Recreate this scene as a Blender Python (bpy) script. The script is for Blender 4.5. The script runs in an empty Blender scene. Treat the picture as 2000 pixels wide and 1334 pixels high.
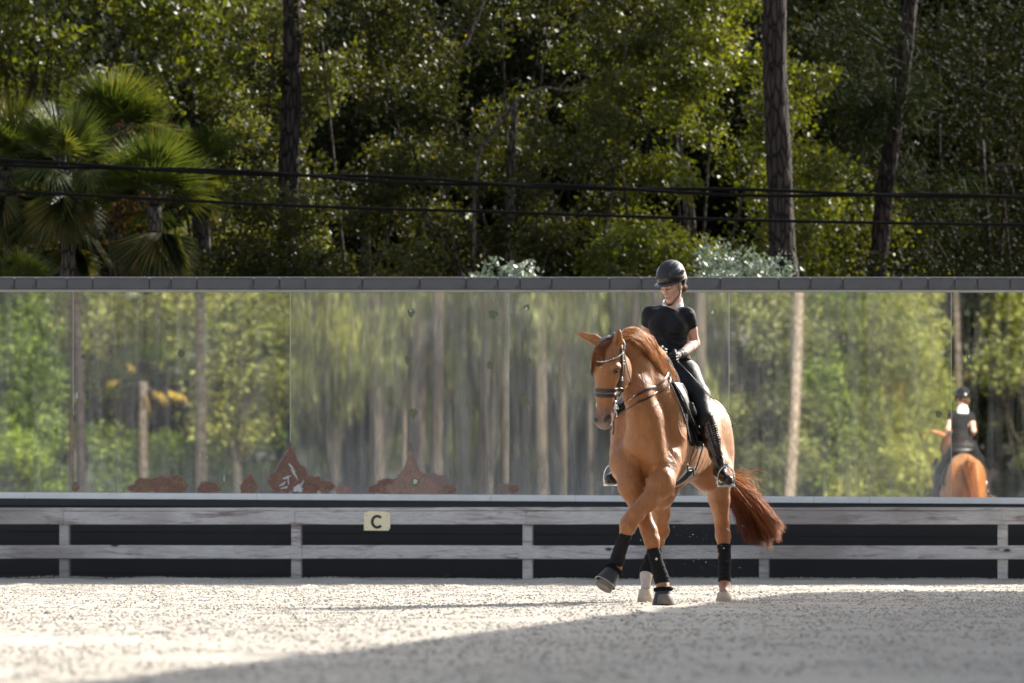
import bpy, math, random
import numpy as np
from mathutils import Vector, Matrix
from mathutils.bvhtree import BVHTree

S = bpy.context.scene
COL = S.collection
rng = np.random.default_rng(11)
random.seed(5)

# ------------------------------------------------------------------ camera
F = 11111.1          # focal length in photo pixels (200 mm on a 36 mm wide frame, 2000 px)
HZ = 1040.0          # horizon row in the photograph
CZ = 0.54            # camera height: the photographer kneels
cam_d = bpy.data.cameras.new('camera'); cam = bpy.data.objects.new('camera', cam_d); COL.objects.link(cam)
cam.location = (0, 0, CZ); cam.rotation_euler = (math.radians(90), 0, 0)
cam_d.lens = 200; cam_d.sensor_width = 36; cam_d.shift_y = (HZ-667)/2000.0
cam_d.clip_start = 0.5; cam_d.clip_end = 3000
cam_d.dof.use_dof = True; cam_d.dof.focus_distance = 46.0; cam_d.dof.aperture_fstop = 4.0
S.camera = cam

# ------------------------------------------------------------------ light
SUN_EL, SUN_AZ = math.radians(31), math.radians(46)      # azimuth from +Y towards +X
sun_dir = Vector((math.sin(SUN_AZ)*math.cos(SUN_EL), math.cos(SUN_AZ)*math.cos(SUN_EL), math.sin(SUN_EL)))
W_ = bpy.data.worlds.new('World'); S.world = W_; W_.use_nodes = True
nt = W_.node_tree; bg = nt.nodes['Background']
sky = nt.nodes.new('ShaderNodeTexSky'); sky.sky_type = 'NISHITA'; sky.sun_disc = False
sky.sun_elevation = SUN_EL; sky.sun_rotation = SUN_AZ; sky.air_density = 1.0; sky.dust_density = 3.0; sky.ozone_density = 0.6
hs = nt.nodes.new('ShaderNodeHueSaturation'); hs.inputs['Saturation'].default_value = 0.62
nt.links.new(sky.outputs[0], hs.inputs['Color']); nt.links.new(hs.outputs[0], bg.inputs[0]); bg.inputs[1].default_value = 0.122
sl = bpy.data.lights.new('sun', 'SUN'); sl.energy = 5.0; sl.angle = math.radians(0.5); sl.color = (1.0, 0.94, 0.85)
so = bpy.data.objects.new('sun', sl); COL.objects.link(so); so.location = (30, 30, 40)
so.rotation_euler = sun_dir.to_track_quat('Z', 'Y').to_euler()
S.view_settings.view_transform = 'Standard'; S.view_settings.look = 'None'
S.view_settings.gamma = 1; S.view_settings.use_curve_mapping = False
S.view_settings.exposure = 1.24
S.cycles.max_bounces = 8; S.cycles.diffuse_bounces = 3; S.cycles.glossy_bounces = 4
S.cycles.transmission_bounces = 4; S.cycles.transparent_max_bounces = 8
S.cycles.caustics_reflective = False; S.cycles.caustics_refractive = False
S.cycles.use_denoising = True

# ------------------------------------------------------------------ helpers
def P(px, py, Y):
    return np.array([(px-1000)/F*Y, Y, CZ+(HZ-py)/F*Y])

def srgb(r, g, b):
    f = lambda c: (c/255/12.92) if c/255 <= 0.04045 else ((c/255+0.055)/1.055)**2.4
    return (f(r), f(g), f(b))

class NT:
    def __init__(s, name):
        s.m = bpy.data.materials.new(name); s.m.use_nodes = True
        s.t = s.m.node_tree; s.t.nodes.clear()
        s.out = s.t.nodes.new('ShaderNodeOutputMaterial')
    def n(s, typ, **kw):
        nd = s.t.nodes.new(typ)
        for k, v in kw.items():
            if k.startswith('i_'):
                key = k[2:]
                key = int(key) if key.isdigit() else key.replace('_', ' ')
                inp = nd.inputs[key]
                if isinstance(v, bpy.types.NodeSocket): s.t.links.new(v, inp)
                else:
                    if inp.type == 'RGBA' and len(v) == 3: v = (*v, 1)
                    inp.default_value = v
            else: setattr(nd, k, v)
        return nd
    def link(s, a, b): s.t.links.new(a, b)
    def ramp(s, fac, stops, interp='LINEAR'):
        r = s.t.nodes.new('ShaderNodeValToRGB'); r.color_ramp.interpolation = interp
        while len(r.color_ramp.elements) < len(stops): r.color_ramp.elements.new(0.5)
        for e, (p, c) in zip(r.color_ramp.elements, stops):
            e.position = p
            c = (c, c, c) if not hasattr(c, '__len__') else c
            e.color = (*c, 1)
        if fac is not None: s.link(fac, r.inputs[0])
        return r.outputs[0]
    def noise(s, scale, detail=3, rough=0.5, vec=None, dist=0.0):
        nd = s.n('ShaderNodeTexNoise', i_Scale=scale, i_Detail=detail, i_Roughness=rough, i_Distortion=dist)
        if vec is not None: s.link(vec, nd.inputs['Vector'])
        return nd.outputs['Fac']
    def coord(s, scale=(1, 1, 1), rot=(0, 0, 0)):
        tc = s.n('ShaderNodeTexCoord'); mp = s.n('ShaderNodeMapping')
        mp.inputs['Scale'].default_value = scale; mp.inputs['Rotation'].default_value = rot
        s.link(tc.outputs['Object'], mp.inputs['Vector']); return mp.outputs[0]
    def mix(s, fac, a, b, blend='MIX'):
        nd = s.n('ShaderNodeMix', data_type='RGBA', blend_type=blend)
        for sock, v in ((nd.inputs[0], fac), (nd.inputs[6], a), (nd.inputs[7], b)):
            if isinstance(v, bpy.types.NodeSocket): s.link(v, sock)
            elif sock.type == 'RGBA': sock.default_value = (*v, 1) if len(v) == 3 else v
            else: sock.default_value = v
        return nd.outputs[2]
    def bump(s, h, strength=0.5, dist=0.01, nrm=None):
        b = s.n('ShaderNodeBump', i_Strength=strength, i_Distance=dist, i_Height=h)
        if nrm is not None: s.link(nrm, b.inputs['Normal'])
        return b.outputs[0]
    def pbsdf(s, color, rough=0.6, metal=0.0, normal=None, spec=0.5, **kw):
        p = s.n('ShaderNodeBsdfPrincipled')
        for key, v in (('Base Color', color), ('Roughness', rough), ('Metallic', metal), ('Specular IOR Level', spec), *kw.items()):
            i = p.inputs[key]
            if isinstance(v, bpy.types.NodeSocket): s.link(v, i)
            else: i.default_value = (*v, 1) if hasattr(v, '__len__') and len(v) == 3 and i.type == 'RGBA' else v
        if normal is not None: s.link(normal, p.inputs['Normal'])
        return p.outputs[0]
    def done(s, sh): s.link(sh, s.out.inputs['Surface']); return s.m

def simple_mat(name, col, rough=0.6, metal=0.0, nscale=40, nvar=0.25, bump=0.2, bdist=0.003, spec=0.5, **kw):
    t = NT(name); co = t.coord()
    f = t.noise(nscale, 4, 0.6, co)
    c = t.mix(f, tuple(x*(1-nvar) for x in col), tuple(min(1, x*(1+nvar)) for x in col))
    f2 = t.noise(nscale*3, 4, 0.6, co)
    return t.done(t.pbsdf(c, rough, metal, t.bump(f2, bump, bdist), spec, **kw))

def base_of(parent):
    v = Vector((0, 0, 0))
    while parent is not None:
        v += parent.location; parent = parent.parent
    return v

def mk(name, V, Fc, mat=None, parent=None, smooth=True, attrs=None, world=True, tri=None):
    """one mesh object; V world coordinates, moved into the parent's frame"""
    V = np.asarray(V, dtype=np.float32).reshape(-1, 3)
    if parent is not None and world:
        V = V - np.array(base_of(parent), dtype=np.float32)
    me = bpy.data.meshes.new(name)
    if isinstance(Fc, np.ndarray):
        nf, k = Fc.shape
        me.vertices.add(len(V)); me.vertices.foreach_set('co', V.ravel())
        me.loops.add(nf*k); me.loops.foreach_set('vertex_index', Fc.astype(np.int32).ravel())
        me.polygons.add(nf); me.polygons.foreach_set('loop_start', np.arange(0, nf*k, k, dtype=np.int32))
        me.update(calc_edges=True); me.validate()
    else:
        me.from_pydata([tuple(map(float, v)) for v in V], [], Fc); me.update()
    if smooth: me.polygons.foreach_set('use_smooth', np.ones(len(me.polygons), dtype=bool))
    if attrs:
        for an, arr in attrs.items():
            arr = np.asarray(arr, dtype=np.float32)
            if arr.ndim == 2:
                a = me.attributes.new(an, 'FLOAT_COLOR', 'POINT')
                a.data.foreach_set('color', np.hstack([arr[:, :3], np.ones((len(arr), 1), np.float32)]).ravel())
            else:
                a = me.attributes.new(an, 'FLOAT', 'POINT'); a.data.foreach_set('value', arr)
    if mat is not None: me.materials.append(mat)
    o = bpy.data.objects.new(name, me); COL.objects.link(o)
    if parent is not None: o.parent = parent
    return o

def thing(name, label, cat, loc=(0, 0, 0), group=None):
    o = bpy.data.objects.new(name, None); COL.objects.link(o); o.empty_display_size = 0.2
    o.location = loc; o['label'] = label; o['category'] = cat
    if group: o['group'] = group
    return o
def tag(o, label, cat, group=None):
    o['label'] = label; o['category'] = cat
    if group: o['group'] = group
    return o
def copy_tree(o, parent=None):
    c = o.copy(); COL.objects.link(c)
    if parent is not None: c.parent = parent
    for ch in list(o.children): copy_tree(ch, c)
    return c

class MB:
    """collects pieces, links them as one mesh"""
    def __init__(s): s.V = []; s.F = []; s.n = 0
    def add(s, V, Fc):
        s.V += [tuple(map(float, v)) for v in V]
        s.F += [tuple(i+s.n for i in f) for f in Fc]; s.n = len(s.V)
        return s
    def box(s, lo, hi, fn=None, bev=0.0):
        (x0, y0, z0), (x1, y1, z1) = lo, hi
        if bev > 0:
            b = bev; vs = []
            # bevelled box: 24 verts
            for sx, X in ((-1, x0), (1, x1)):
                for sy, Y in ((-1, y0), (1, y1)):
                    for sz, Z in ((-1, z0), (1, z1)):
                        vs += [(X, Y-sy*b, Z-sz*b), (X-sx*b, Y, Z-sz*b), (X-sx*b, Y-sy*b, Z)]
            id_ = lambda i, j, k, a: ((i*2+j)*2+k)*3+a
            fs = []
            for i in (0, 1): fs.append((id_(i,0,0,0), id_(i,1,0,0), id_(i,1,1,0), id_(i,0,1,0)))
            for j in (0, 1): fs.append((id_(0,j,0,1), id_(1,j,0,1), id_(1,j,1,1), id_(0,j,1,1)))
            for k in (0, 1): fs.append((id_(0,0,k,2), id_(1,0,k,2), id_(1,1,k,2), id_(0,1,k,2)))
            for j in (0, 1):
                for k in (0, 1): fs.append((id_(0,j,k,1), id_(1,j,k,1), id_(1,j,k,2), id_(0,j,k,2)))
            for i in (0, 1):
                for k in (0, 1): fs.append((id_(i,0,k,0), id_(i,1,k,0), id_(i,1,k,2), id_(i,0,k,2)))
                for j in (0, 1): fs.append((id_(i,j,0,0), id_(i,j,1,0), id_(i,j,1,1), id_(i,j,0,1)))
            for i in (0, 1):
                for j in (0, 1):
                    for k in (0, 1): fs.append((id_(i,j,k,0), id_(i,j,k,1), id_(i,j,k,2)))
        else:
            vs = [(x, y, z) for x in (x0, x1) for y in (y0, y1) for z in (z0, z1)]
            fs = [(0,1,3,2), (4,6,7,5), (0,4,5,1), (2,3,7,6), (0,2,6,4), (1,5,7,3)]
        if fn: vs = [fn(*v) for v in vs]
        return s.add(vs, fs)
    def tube(s, pts, rad, seg=8, cap=True, flat=None):
        V, Fc = tube_geo(pts, rad, seg, cap, flat); return s.add(V, Fc)
    def build(s, name, mat, parent=None, smooth=False, **kw):
        o = mk(name, np.array(s.V), s.F, mat, parent, smooth, **kw)
        fix_normals(o.data); return o

def fix_normals(me):
    import bmesh
    bm = bmesh.new(); bm.from_mesh(me); bmesh.ops.recalc_face_normals(bm, faces=bm.faces); bm.to_mesh(me); bm.free()

def unit(v): return v/(np.linalg.norm(v, axis=-1, keepdims=True)+1e-9)
def frames(pts):
    pts = np.asarray(pts, float); n = len(pts)
    T = np.gradient(pts, axis=0); T /= (np.linalg.norm(T, axis=1)[:, None]+1e-12)
    u = np.cross(T[0], (0, 0, 1.0))
    if np.linalg.norm(u) < 1e-3: u = np.cross(T[0], (0, 1.0, 0))
    U = []
    for t in T:
        u = u-t*np.dot(u, t); u /= np.linalg.norm(u)+1e-12; U.append(u.copy())
    U = np.array(U); return T, U, np.cross(T, U)

def tube_geo(pts, rad, seg=8, cap=True, flat=None):
    pts = np.asarray(pts, float); n = len(pts)
    rad = np.full(n, rad) if np.isscalar(rad) else np.asarray(rad, float)
    T, U, B = frames(pts)
    a = np.linspace(0, 2*np.pi, seg, endpoint=False)
    V = []
    for i in range(n):
        for t in a:
            V.append(pts[i]+rad[i]*(np.cos(t)*U[i]+np.sin(t)*B[i]*(flat or 1)))
    Fc = [(i*seg+j, i*seg+(j+1) % seg, (i+1)*seg+(j+1) % seg, (i+1)*seg+j) for i in range(n-1) for j in range(seg)]
    if cap: Fc += [tuple(range(seg))[::-1], tuple(range((n-1)*seg, n*seg))]
    return V, Fc

def spline(pts, n):
    """Catmull-Rom through pts"""
    p = np.asarray(pts, float); p = np.vstack([2*p[0]-p[1], p, 2*p[-1]-p[-2]])
    m = len(p)-3; out = []
    for s in np.linspace(0, m-1e-6, n):
        i = int(s); t = s-i; a, b, c, d = p[i:i+4]
        out.append(0.5*((2*b)+(-a+c)*t+(2*a-5*b+4*c-d)*t*t+(-a+3*b-3*c+d)*t**3))
    return np.array(out)

def vnoise(p, seed=0):
    """smooth value noise, p (N,3)"""
    r = np.random.default_rng(seed); tab = r.random(4096).astype(np.float32)
    i = np.floor(p).astype(np.int64); f = p-i; f = f*f*(3-2*f)
    def h(a, b, c): return tab[(a*73856093 ^ b*19349663 ^ c*83492791) & 4095]
    x, y, z = i[:, 0], i[:, 1], i[:, 2]; o = 0
    for dx in (0, 1):
        for dy in (0, 1):
            for dz in (0, 1):
                w = (f[:, 0] if dx else 1-f[:, 0])*(f[:, 1] if dy else 1-f[:, 1])*(f[:, 2] if dz else 1-f[:, 2])
                o = o+w*h(x+dx, y+dy, z+dz)
    return o*2-1
# ================================================================== SETTING
# ---- sand
def sand_mat():
    t = NT('arena sand'); co = t.coord()
    a = t.noise(3.0, 5, 0.6, co); b = t.noise(60, 3, 0.6, co); c = t.noise(240, 2, 0.5, co)
    col = t.mix(t.ramp(a, [(0.3, 0.0), (0.7, 1.0)]), (0.425, 0.385, 0.328), (0.525, 0.485, 0.422))
    col = t.mix(t.ramp(b, [(0.36, 0.35), (0.50, 0.0)]), col, (0.25, 0.205, 0.165))
    col = t.mix(t.ramp(c, [(0.60, 0.0), (0.72, 0.5)]), col, (0.60, 0.58, 0.55))
    h = t.n('ShaderNodeMath', operation='ADD', i_0=b, i_1=c).outputs[0]
    return t.done(t.pbsdf(col, 0.95, 0, t.bump(h, 0.6, 0.006), 0.15))
M_SAND = sand_mat()

WY = 60.6; YAW = math.atan2(1536.0, F)                  # wall plane: distance on the axis, yaw
cw, sw = math.cos(YAW), math.sin(YAW)
def wall_dist(X, Y):                                    # distance in front of the mirror wall
    return (WY-Y)*cw - X*sw
def wall_u(px, w):                                      # u on the plane w metres in front of the wall seen at column px
    k = (px-1000)/F
    # point: (u*cw - w*sw, WY - u*sw - w*cw); X = k*Y
    return (k*(WY-w*cw)+w*sw)/(cw+k*sw)
def WL(u, w, z): return (u*cw-w*sw, WY-u*sw-w*cw, z)
TILT = -0.0062
def WT(u, w, z): return (u*cw-w*sw, WY-u*sw-w*cw, z+TILT*u)
FW = 0.75                                               # the rail fence stands this far in front

dr_ = np.random.default_rng(44); ND = 280
DY = np.sqrt(dr_.random(ND)*(58.0**2-18**2)+18**2); DX = (dr_.random(ND)*2-1)*0.095*DY; DA = dr_.random(ND)*6.28; DR = dr_.uniform(.055, .10, ND); DD = dr_.uniform(.008, .026, ND)
def dents(X, Y):
    h = np.zeros(len(X))
    o_ = np.argsort(Y); Ys = Y[o_]
    for i in range(ND):                                  # hoof prints with pushed-up rims
        a, b_ = np.searchsorted(Ys, (DY[i]-.3, DY[i]+.3)); k = o_[a:b_]; dx = X[k]-DX[i]; dy = (Y[k]-DY[i])/1.25; m = np.abs(dx) < .3; k = k[m]; dx = dx[m]; dy = dy[m]
        q = np.sqrt(dx*dx+dy*dy)/DR[i]; h[k] += DD[i]*(-np.exp(-(q/0.85)**4)+0.9*np.exp(-((q-1.35)/0.35)**2)*(0.6+0.4*np.cos(np.arctan2(dy, dx)-DA[i])))
    return h
def sand_h(X, Y):
    p = np.stack([X, Y, X*0], 1)
    h = 0.012*vnoise(p*0.9, 1)+0.005*vnoise(p*4.1, 2)+0.003*vnoise(p*11, 3)+0.0015*vnoise(p*29, 4)
    d = wall_dist(X, Y)
    berm = np.clip((FW+0.40-d)/0.22, 0, 1); berm = berm*berm*(3-2*berm)
    return (h+dents(X, Y))*(1-0.6*berm)+0.035*berm+0.014*berm*vnoise(p*np.array([2.1, 2, 1]), 7)
xs = 1.0
rows = [15.0]
while rows[-1] < 60.9: rows.append(rows[-1]+0.030+0.0006*rows[-1])
rows = np.array(rows); nx = 300; fr = np.linspace(-0.108, 0.108, nx)
GX = (rows[:, None]*fr[None, :]); GY = np.repeat(rows[:, None], nx, 1)
gx, gy = GX.ravel(), GY.ravel()
gz = sand_h(gx, gy)
ii = np.arange(len(rows)-1)[:, None]*nx+np.arange(nx-1)[None, :]
q = np.stack([ii, ii+1, ii+1+nx, ii+nx], -1).reshape(-1, 4)
o = mk('arena_sand', np.stack([gx, gy, gz+0.012], 1), q, M_SAND); o['kind'] = 'structure'
# ground all round, to the horizon
g = NT('ground soil'); co = g.coord(); a = g.noise(0.4, 6, 0.65, co)
m_ground = g.done(g.pbsdf(g.mix(a, (0.10, 0.085, 0.055), (0.20, 0.17, 0.12)), 0.95, 0, g.bump(g.noise(4, 5, 0.6, co), 0.6, 0.05), 0.2))
o = mk('ground', [(-1500, -1500, -0.05), (1500, -1500, -0.05), (1500, 1500, -0.05), (-1500, 1500, -0.05)], [(0, 1, 2, 3)], m_ground); o['kind'] = 'structure'
o = mk('arena_ground', [(-14, -12, -0.02), (26, -12, -0.02), (26, 60.2, -0.02), (-14, 61.9, -0.02)], [(0, 1, 2, 3)], M_SAND); o['kind'] = 'structure'

# crumbs of sand
def lumps(name, C, R, mat, seed, squash=0.7, parent=None):
    r = np.random.default_rng(seed); n = len(C)
    base = np.array([(1, 0, 0), (0, 1, 0), (-1, 0, 0), (0, -1, 0), (0, 0, 1), (0, 0, -1)], float)
    ang = r.random(n)*6.283; ca, sa = np.cos(ang), np.sin(ang)
    V = base[None]*(0.6+0.8*r.random((n, 6, 3)))*R[:, None, None]
    V[:, :, 2] *= squash
    x = V[:, :, 0]*ca[:, None]-V[:, :, 1]*sa[:, None]; y = V[:, :, 0]*sa[:, None]+V[:, :, 1]*ca[:, None]
    V[:, :, 0], V[:, :, 1] = x, y
    V += C[:, None, :]
    f = np.array([(0, 1, 4), (1, 2, 4), (2, 3, 4), (3, 0, 4), (1, 0, 5), (2, 1, 5), (3, 2, 5), (0, 3, 5)])
    Fc = (f[None]+np.arange(n)[:, None, None]*6).reshape(-1, 3)
    return mk(name, V.reshape(-1, 3), Fc, mat, parent, smooth=False)
n = 120000
Yc = np.sqrt(rng.random(n)*(60.0**2-17.0**2)+17.0**2); Xc = (rng.random(n)*2-1)*0.096*Yc
dens = vnoise(np.stack([Xc*0.8, Yc*0.5, Xc*0], 1), 21)+0.5*vnoise(np.stack([Xc*3, Yc*2, Xc*0], 1), 22)
keep = dens > -0.55+0.5*rng.random(n)-0.25
Xc, Yc = Xc[keep], Yc[keep]; n = len(Xc)
Rc = 0.0025+0.011*rng.random(n)**6+0.0035*rng.random(n)
big = rng.random(n) < 0.003; Rc[big] = 0.012+0.016*rng.random(big.sum())**2
Zc = sand_h(Xc, Yc)+0.012+Rc*0.10
o = lumps('sand_crumbs', np.stack([Xc, Yc, Zc], 1), Rc, M_SAND, 31); o['kind'] = 'stuff'
o['label'] = 'loose crumbs of pale sand over the riding arena'
# fringe of sand piled on the foot of the wall
n = 5000; uu = wall_u(-60, FW)+(wall_u(2060, FW)-wall_u(-60, FW))*rng.random(n); ww = FW+0.02+0.10*rng.random(n)-0.16*rng.random(n)
pt = np.array([WL(a, b, 0) for a, b in zip(uu, ww)])
R_ = 0.004+0.010*rng.random(n)**2; pt[:, 2] = sand_h(pt[:, 0], pt[:, 1])+0.012+R_*0.6
hump = np.clip(vnoise(np.stack([uu*1.6, uu*0, uu*0], 1), 77)-0.35, 0, 1)*0.035; pt[:, 2] += hump*rng.random(n)
o = lumps('sand_fringe', pt, R_, M_SAND, 33); o['kind'] = 'stuff'; o['label'] = 'sand drifted along the foot of the rail fence'

# ================================================================== MIRROR WALL
wall = thing('mirror_wall', 'long low black wall faced with big dull mirrors, grey flashing along its top', 'mirror wall', WL(0, -0.1, 0))
U0, U1 = wall_u(-330, 0), wall_u(2330, 0)
def black_panel():
    t = NT('black wall panel'); co = t.coord(); st = t.coord((6, 6, 0.7))
    a = t.noise(1.3, 5, 0.6, co); b = t.noise(4, 4, 0.7, st); d = t.noise(90, 2, 0.5, co)
    c = t.mix(a, (0.016, 0.016, 0.018), (0.034, 0.034, 0.037))
    c = t.mix(t.ramp(b, [(0.66, 0.0), (0.8, 0.35)]), c, (0.11, 0.11, 0.11))
    c = t.mix(t.ramp(d, [(0.74, 0.0), (0.79, 0.6)]), c, (0.3, 0.3, 0.29))
    return t.done(t.pbsdf(c, 0.6, 0, t.bump(a, 0.3, 0.01), 0.4))
m_black = black_panel()
b = MB(); b.box((U0, -0.16, -0.05), (U1, -0.012, 3.14), WT); core = b.build('wall_core', m_black, wall)
b = MB()
zz = [0.0, 0.075, 0.30, 0.52, 0.73, 0.868]
for k in range(5):                                       # lapped boards below the mirrors
    b.box((U0, -0.012, zz[k]+0.002), (U1, 0.006+0.002*(k % 2), zz[k+1]-0.003), WT)
b.build('lower_panel', m_black, wall)
def cap_mat():
    t = NT('grey flashing'); co = t.coord(); st = t.coord((3, 3, 14))
    a = t.noise(5, 5, 0.6, co); v = t.noise(14, 4, 0.7, st, 1.5)
    c = t.mix(a, (0.055, 0.056, 0.062), (0.115, 0.117, 0.125))
    c = t.mix(t.ramp(v, [(0.45, 0.0), (0.6, 0.5)]), c, (0.06, 0.06, 0.065))
    return t.done(t.pbsdf(c, 0.45, 0.25, t.bump(a, 0.3, 0.01), 0.5))
m_cap = cap_mat(); m_pale = simple_mat('pale trim and edge glint', (0.36, 0.36, 0.35), 0.5, 0, 12, 0.25)
m_stain = simple_mat('seam dirt', (0.035, 0.033, 0.036), 0.8, 0, 30, 0.4)
b = MB(); st = MB(); u = U0; r = random.Random(3)
while u < U1:
    du = r.choice((0.24, 0.3, 0.34, 0.5, 0.62, 0.28)); e = min(u+du, U1)
    b.box((u+0.0015, -0.2, 3.128), (e-0.0015, 0.05+r.uniform(-.003, .003), 3.250), WT, 0.006)
    st.box((e-0.006, 0.02, 3.13), (e+0.006, 0.0535, 3.19+r.random()*0.055), WT)
    if r.random() < 0.7:
        V = []; nn = 12; w0 = r.uniform(0.02, 0.05)
        for i in range(nn+1):                            # damp mark curling along the seam
            a = i/nn; V.append(WT(e-w0*(1-a)**2, 0.0548, 3.131+0.11*a)); V.append(WT(e-w0*(1-a)**2-0.006-0.004*math.sin(9*a), 0.0548, 3.133+0.11*a))
        st.add(V, [(2*i, 2*i+2, 2*i+3, 2*i+1) for i in range(nn)])
    u = e
b.build('flashing', m_cap, wall, False)
b = MB(); b.box((U0, 0.035, 3.2515), (U1, 0.056, 3.260), WT, 0.002); b.build('flashing_edge', m_pale, wall)  # pale strip painting the sun caught along the top edge
st.build('seam_stain', m_stain, wall)
b = MB(); b.box((U0, -0.012, 3.098), (U1, 0.022, 3.1275), WT, 0.003); b.build('top_trim', m_pale, wall)
m_led = simple_mat('ledge aluminium', (0.80, 0.80, 0.79), 0.5, 0.0, 6, 0.15, 0.1)
b = MB()
sx = [-280, 50, 503, 960, 1125, 1590, 1699, 2280]
for a, c in zip(sx[:-1], sx[1:]): b.box((wall_u(a, 0)+0.001, -0.01, 0.872), (wall_u(c, 0)-0.001, 0.055, 0.940), WT, 0.004)
b.build('ledge', m_led, wall)
b = MB(); b.box((U0, -0.011, 0.80), (U1, 0.03, 0.868), WT); b.build('ledge_skirt', simple_mat('charcoal', (0.022, 0.023, 0.026), 0.5, 0, 9, 0.3), wall)

def mirror_mat(dust, seed, rough=0.012):
    t = NT('dull mirror'); co = t.coord()
    mp = t.n('ShaderNodeMapping', i_Scale=(1, 1, 1)); 
    st = t.coord((7, 7, 0.5)); st2 = t.coord((26, 26, 0.35))
    s1 = t.noise(1.5, 5, 0.65, st); s2 = t.noise(1.5, 3, 0.6, st2); a = t.noise(0.9+seed*0.1, 4, 0.6, co); f = t.noise(160, 2, 0.6, co)
    # dust gathers low on the glass, streaks run down
    geo = t.n('ShaderNodeSeparateXYZ'); tc = t.n('ShaderNodeTexCoord'); t.link(tc.outputs['Object'], geo.inputs[0])
    low = t.n('ShaderNodeMapRange', i_1=0.94, i_2=1.6, i_3=0.13, i_4=0.0); t.link(geo.outputs[2], low.inputs[0])
    m1 = t.n('ShaderNodeMath', operation='MULTIPLY', i_0=t.ramp(s1, [(0.34, 0.0), (0.66, 1.0)]), i_1=a).outputs[0]
    m2 = t.n('ShaderNodeMath', operation='MULTIPLY_ADD', i_0=m1, i_1=0.36, i_2=low.outputs[0]).outputs[0]
    m3 = t.n('ShaderNodeMath', operation='MULTIPLY_ADD', i_0=s2, i_1=0.16, i_2=m2).outputs[0]
    sp = t.ramp(f, [(0.70, 0.0), (0.78, 0.25)])
    m4 = t.n('ShaderNodeMath', operation='ADD', i_0=m3, i_1=sp).outputs[0]
    fac = t.n('ShaderNodeMath', operation='MULTIPLY_ADD', i_0=m4, i_1=1.0, i_2=dust, use_clamp=True).outputs[0]
    bn = t.bump(t.noise(1.2, 2, 0.4, t.coord((1.0, 1.0, 0.12))), 0.05, 0.010)
    gl = t.n('ShaderNodeBsdfGlossy', i_Color=(0.80, 0.81, 0.75), i_Roughness=rough, distribution='GGX'); gl.inputs['Anisotropy'].default_value = 0.9 if rough < .0100 else 0.0; gl.inputs['Rotation'].default_value = 0.25; tg = t.n('ShaderNodeCombineXYZ', i_2=1.0); t.link(tg.outputs[0], gl.inputs['Tangent']); t.link(bn, gl.inputs['Normal'])
    df = t.n('ShaderNodeBsdfDiffuse', i_Color=(0.60, 0.585, 0.565))
    mx = t.n('ShaderNodeMixShader'); t.link(fac, mx.inputs[0]); t.link(gl.outputs[0], mx.inputs[1]); t.link(df.outputs[0], mx.inputs[2])
    return t.done(mx.outputs[0])
M_MIR = [mirror_mat(-0.03, 1), mirror_mat(0.0, 2), mirror_mat(0.05, 3, 0.0078), mirror_mat(-0.01, 4), mirror_mat(-0.13, 5)]
seams = [-281, 143, 567, 994, 1424, 1858, 2296]
mats = [0, 1, 2, 2, 3, 4]
mir_yaw = [0, 0, 0, 0, 0, 0]
for k in range(6):
    a, c = wall_u(seams[k], 0), wall_u(seams[k+1], 0)
    sk = (0.0012, -0.0010, 0.0008, -0.0009, 0.0010, 0.0)[k]
    b = MB(); b.box((a+0.004, -0.0105, 0.942), (c-0.004, 0.0, 3.097), lambda u, w, z, a=a, c=c, sk=sk: WT(u, w+sk*((u-a)/(c-a)*2-1), z)); mo = b.build('mirror_panel', M_MIR[(0, 1, 2, 2, 3, 4)[k]], wall)
b = MB()
for k in range(1, 6):
    a = wall_u(seams[k], 0); b.box((a-0.0037, -0.0108, 0.942), (a+0.0037, -0.002, 3.097), WT)
b.build('seam', simple_mat('seam filler', (0.55, 0.57, 0.52), 0.5), wall)

# where the silver has failed: rust red patches and dark spots
def patch_mat(name, c1, c2):
    t = NT(name); co = t.coord(); a = t.noise(14, 5, 0.7, co, 1.0); e = t.noise(40, 4, 0.6, co)
    c = t.mix(a, c1, c2); c = t.mix(t.ramp(e, [(0.55, 0), (0.68, 0.35)]), c, (0.42, 0.34, 0.30))
    gl = t.n('ShaderNodeBsdfGlossy', i_Color=(0.55, 0.52, 0.50), i_Roughness=0.10); mx = t.n('ShaderNodeMixShader')
    t.link(t.ramp(t.noise(9, 5, 0.7, co, 0.5), [(0.40, 0.05), (0.66, 0.65)]), mx.inputs[0]); t.link(t.pbsdf(c, 0.4, 0, t.bump(e, 0.2, 0.002), 0.5), mx.inputs[1]); t.link(gl.outputs[0], mx.inputs[2])
    return t.done(mx.outputs[0])
m_rust = patch_mat('failed silvering', (0.10, 0.030, 0.025), (0.23, 0.085, 0.068))
m_rust2 = patch_mat('pale failed silvering', (0.24, 0.12, 0.10), (0.36, 0.22, 0.19))
m_halo = simple_mat('pale stain edge', (0.22, 0.165, 0.14), 0.4, 0, 60, 0.3)
m_spot = simple_mat('dark mirror spot', (0.16, 0.185, 0.13), 0.18, 0.85, 60, 0.7)
m_bare = simple_mat('bare backing', (0.55, 0.57, 0.58), 0.5, 0, 40, 0.3)
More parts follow.
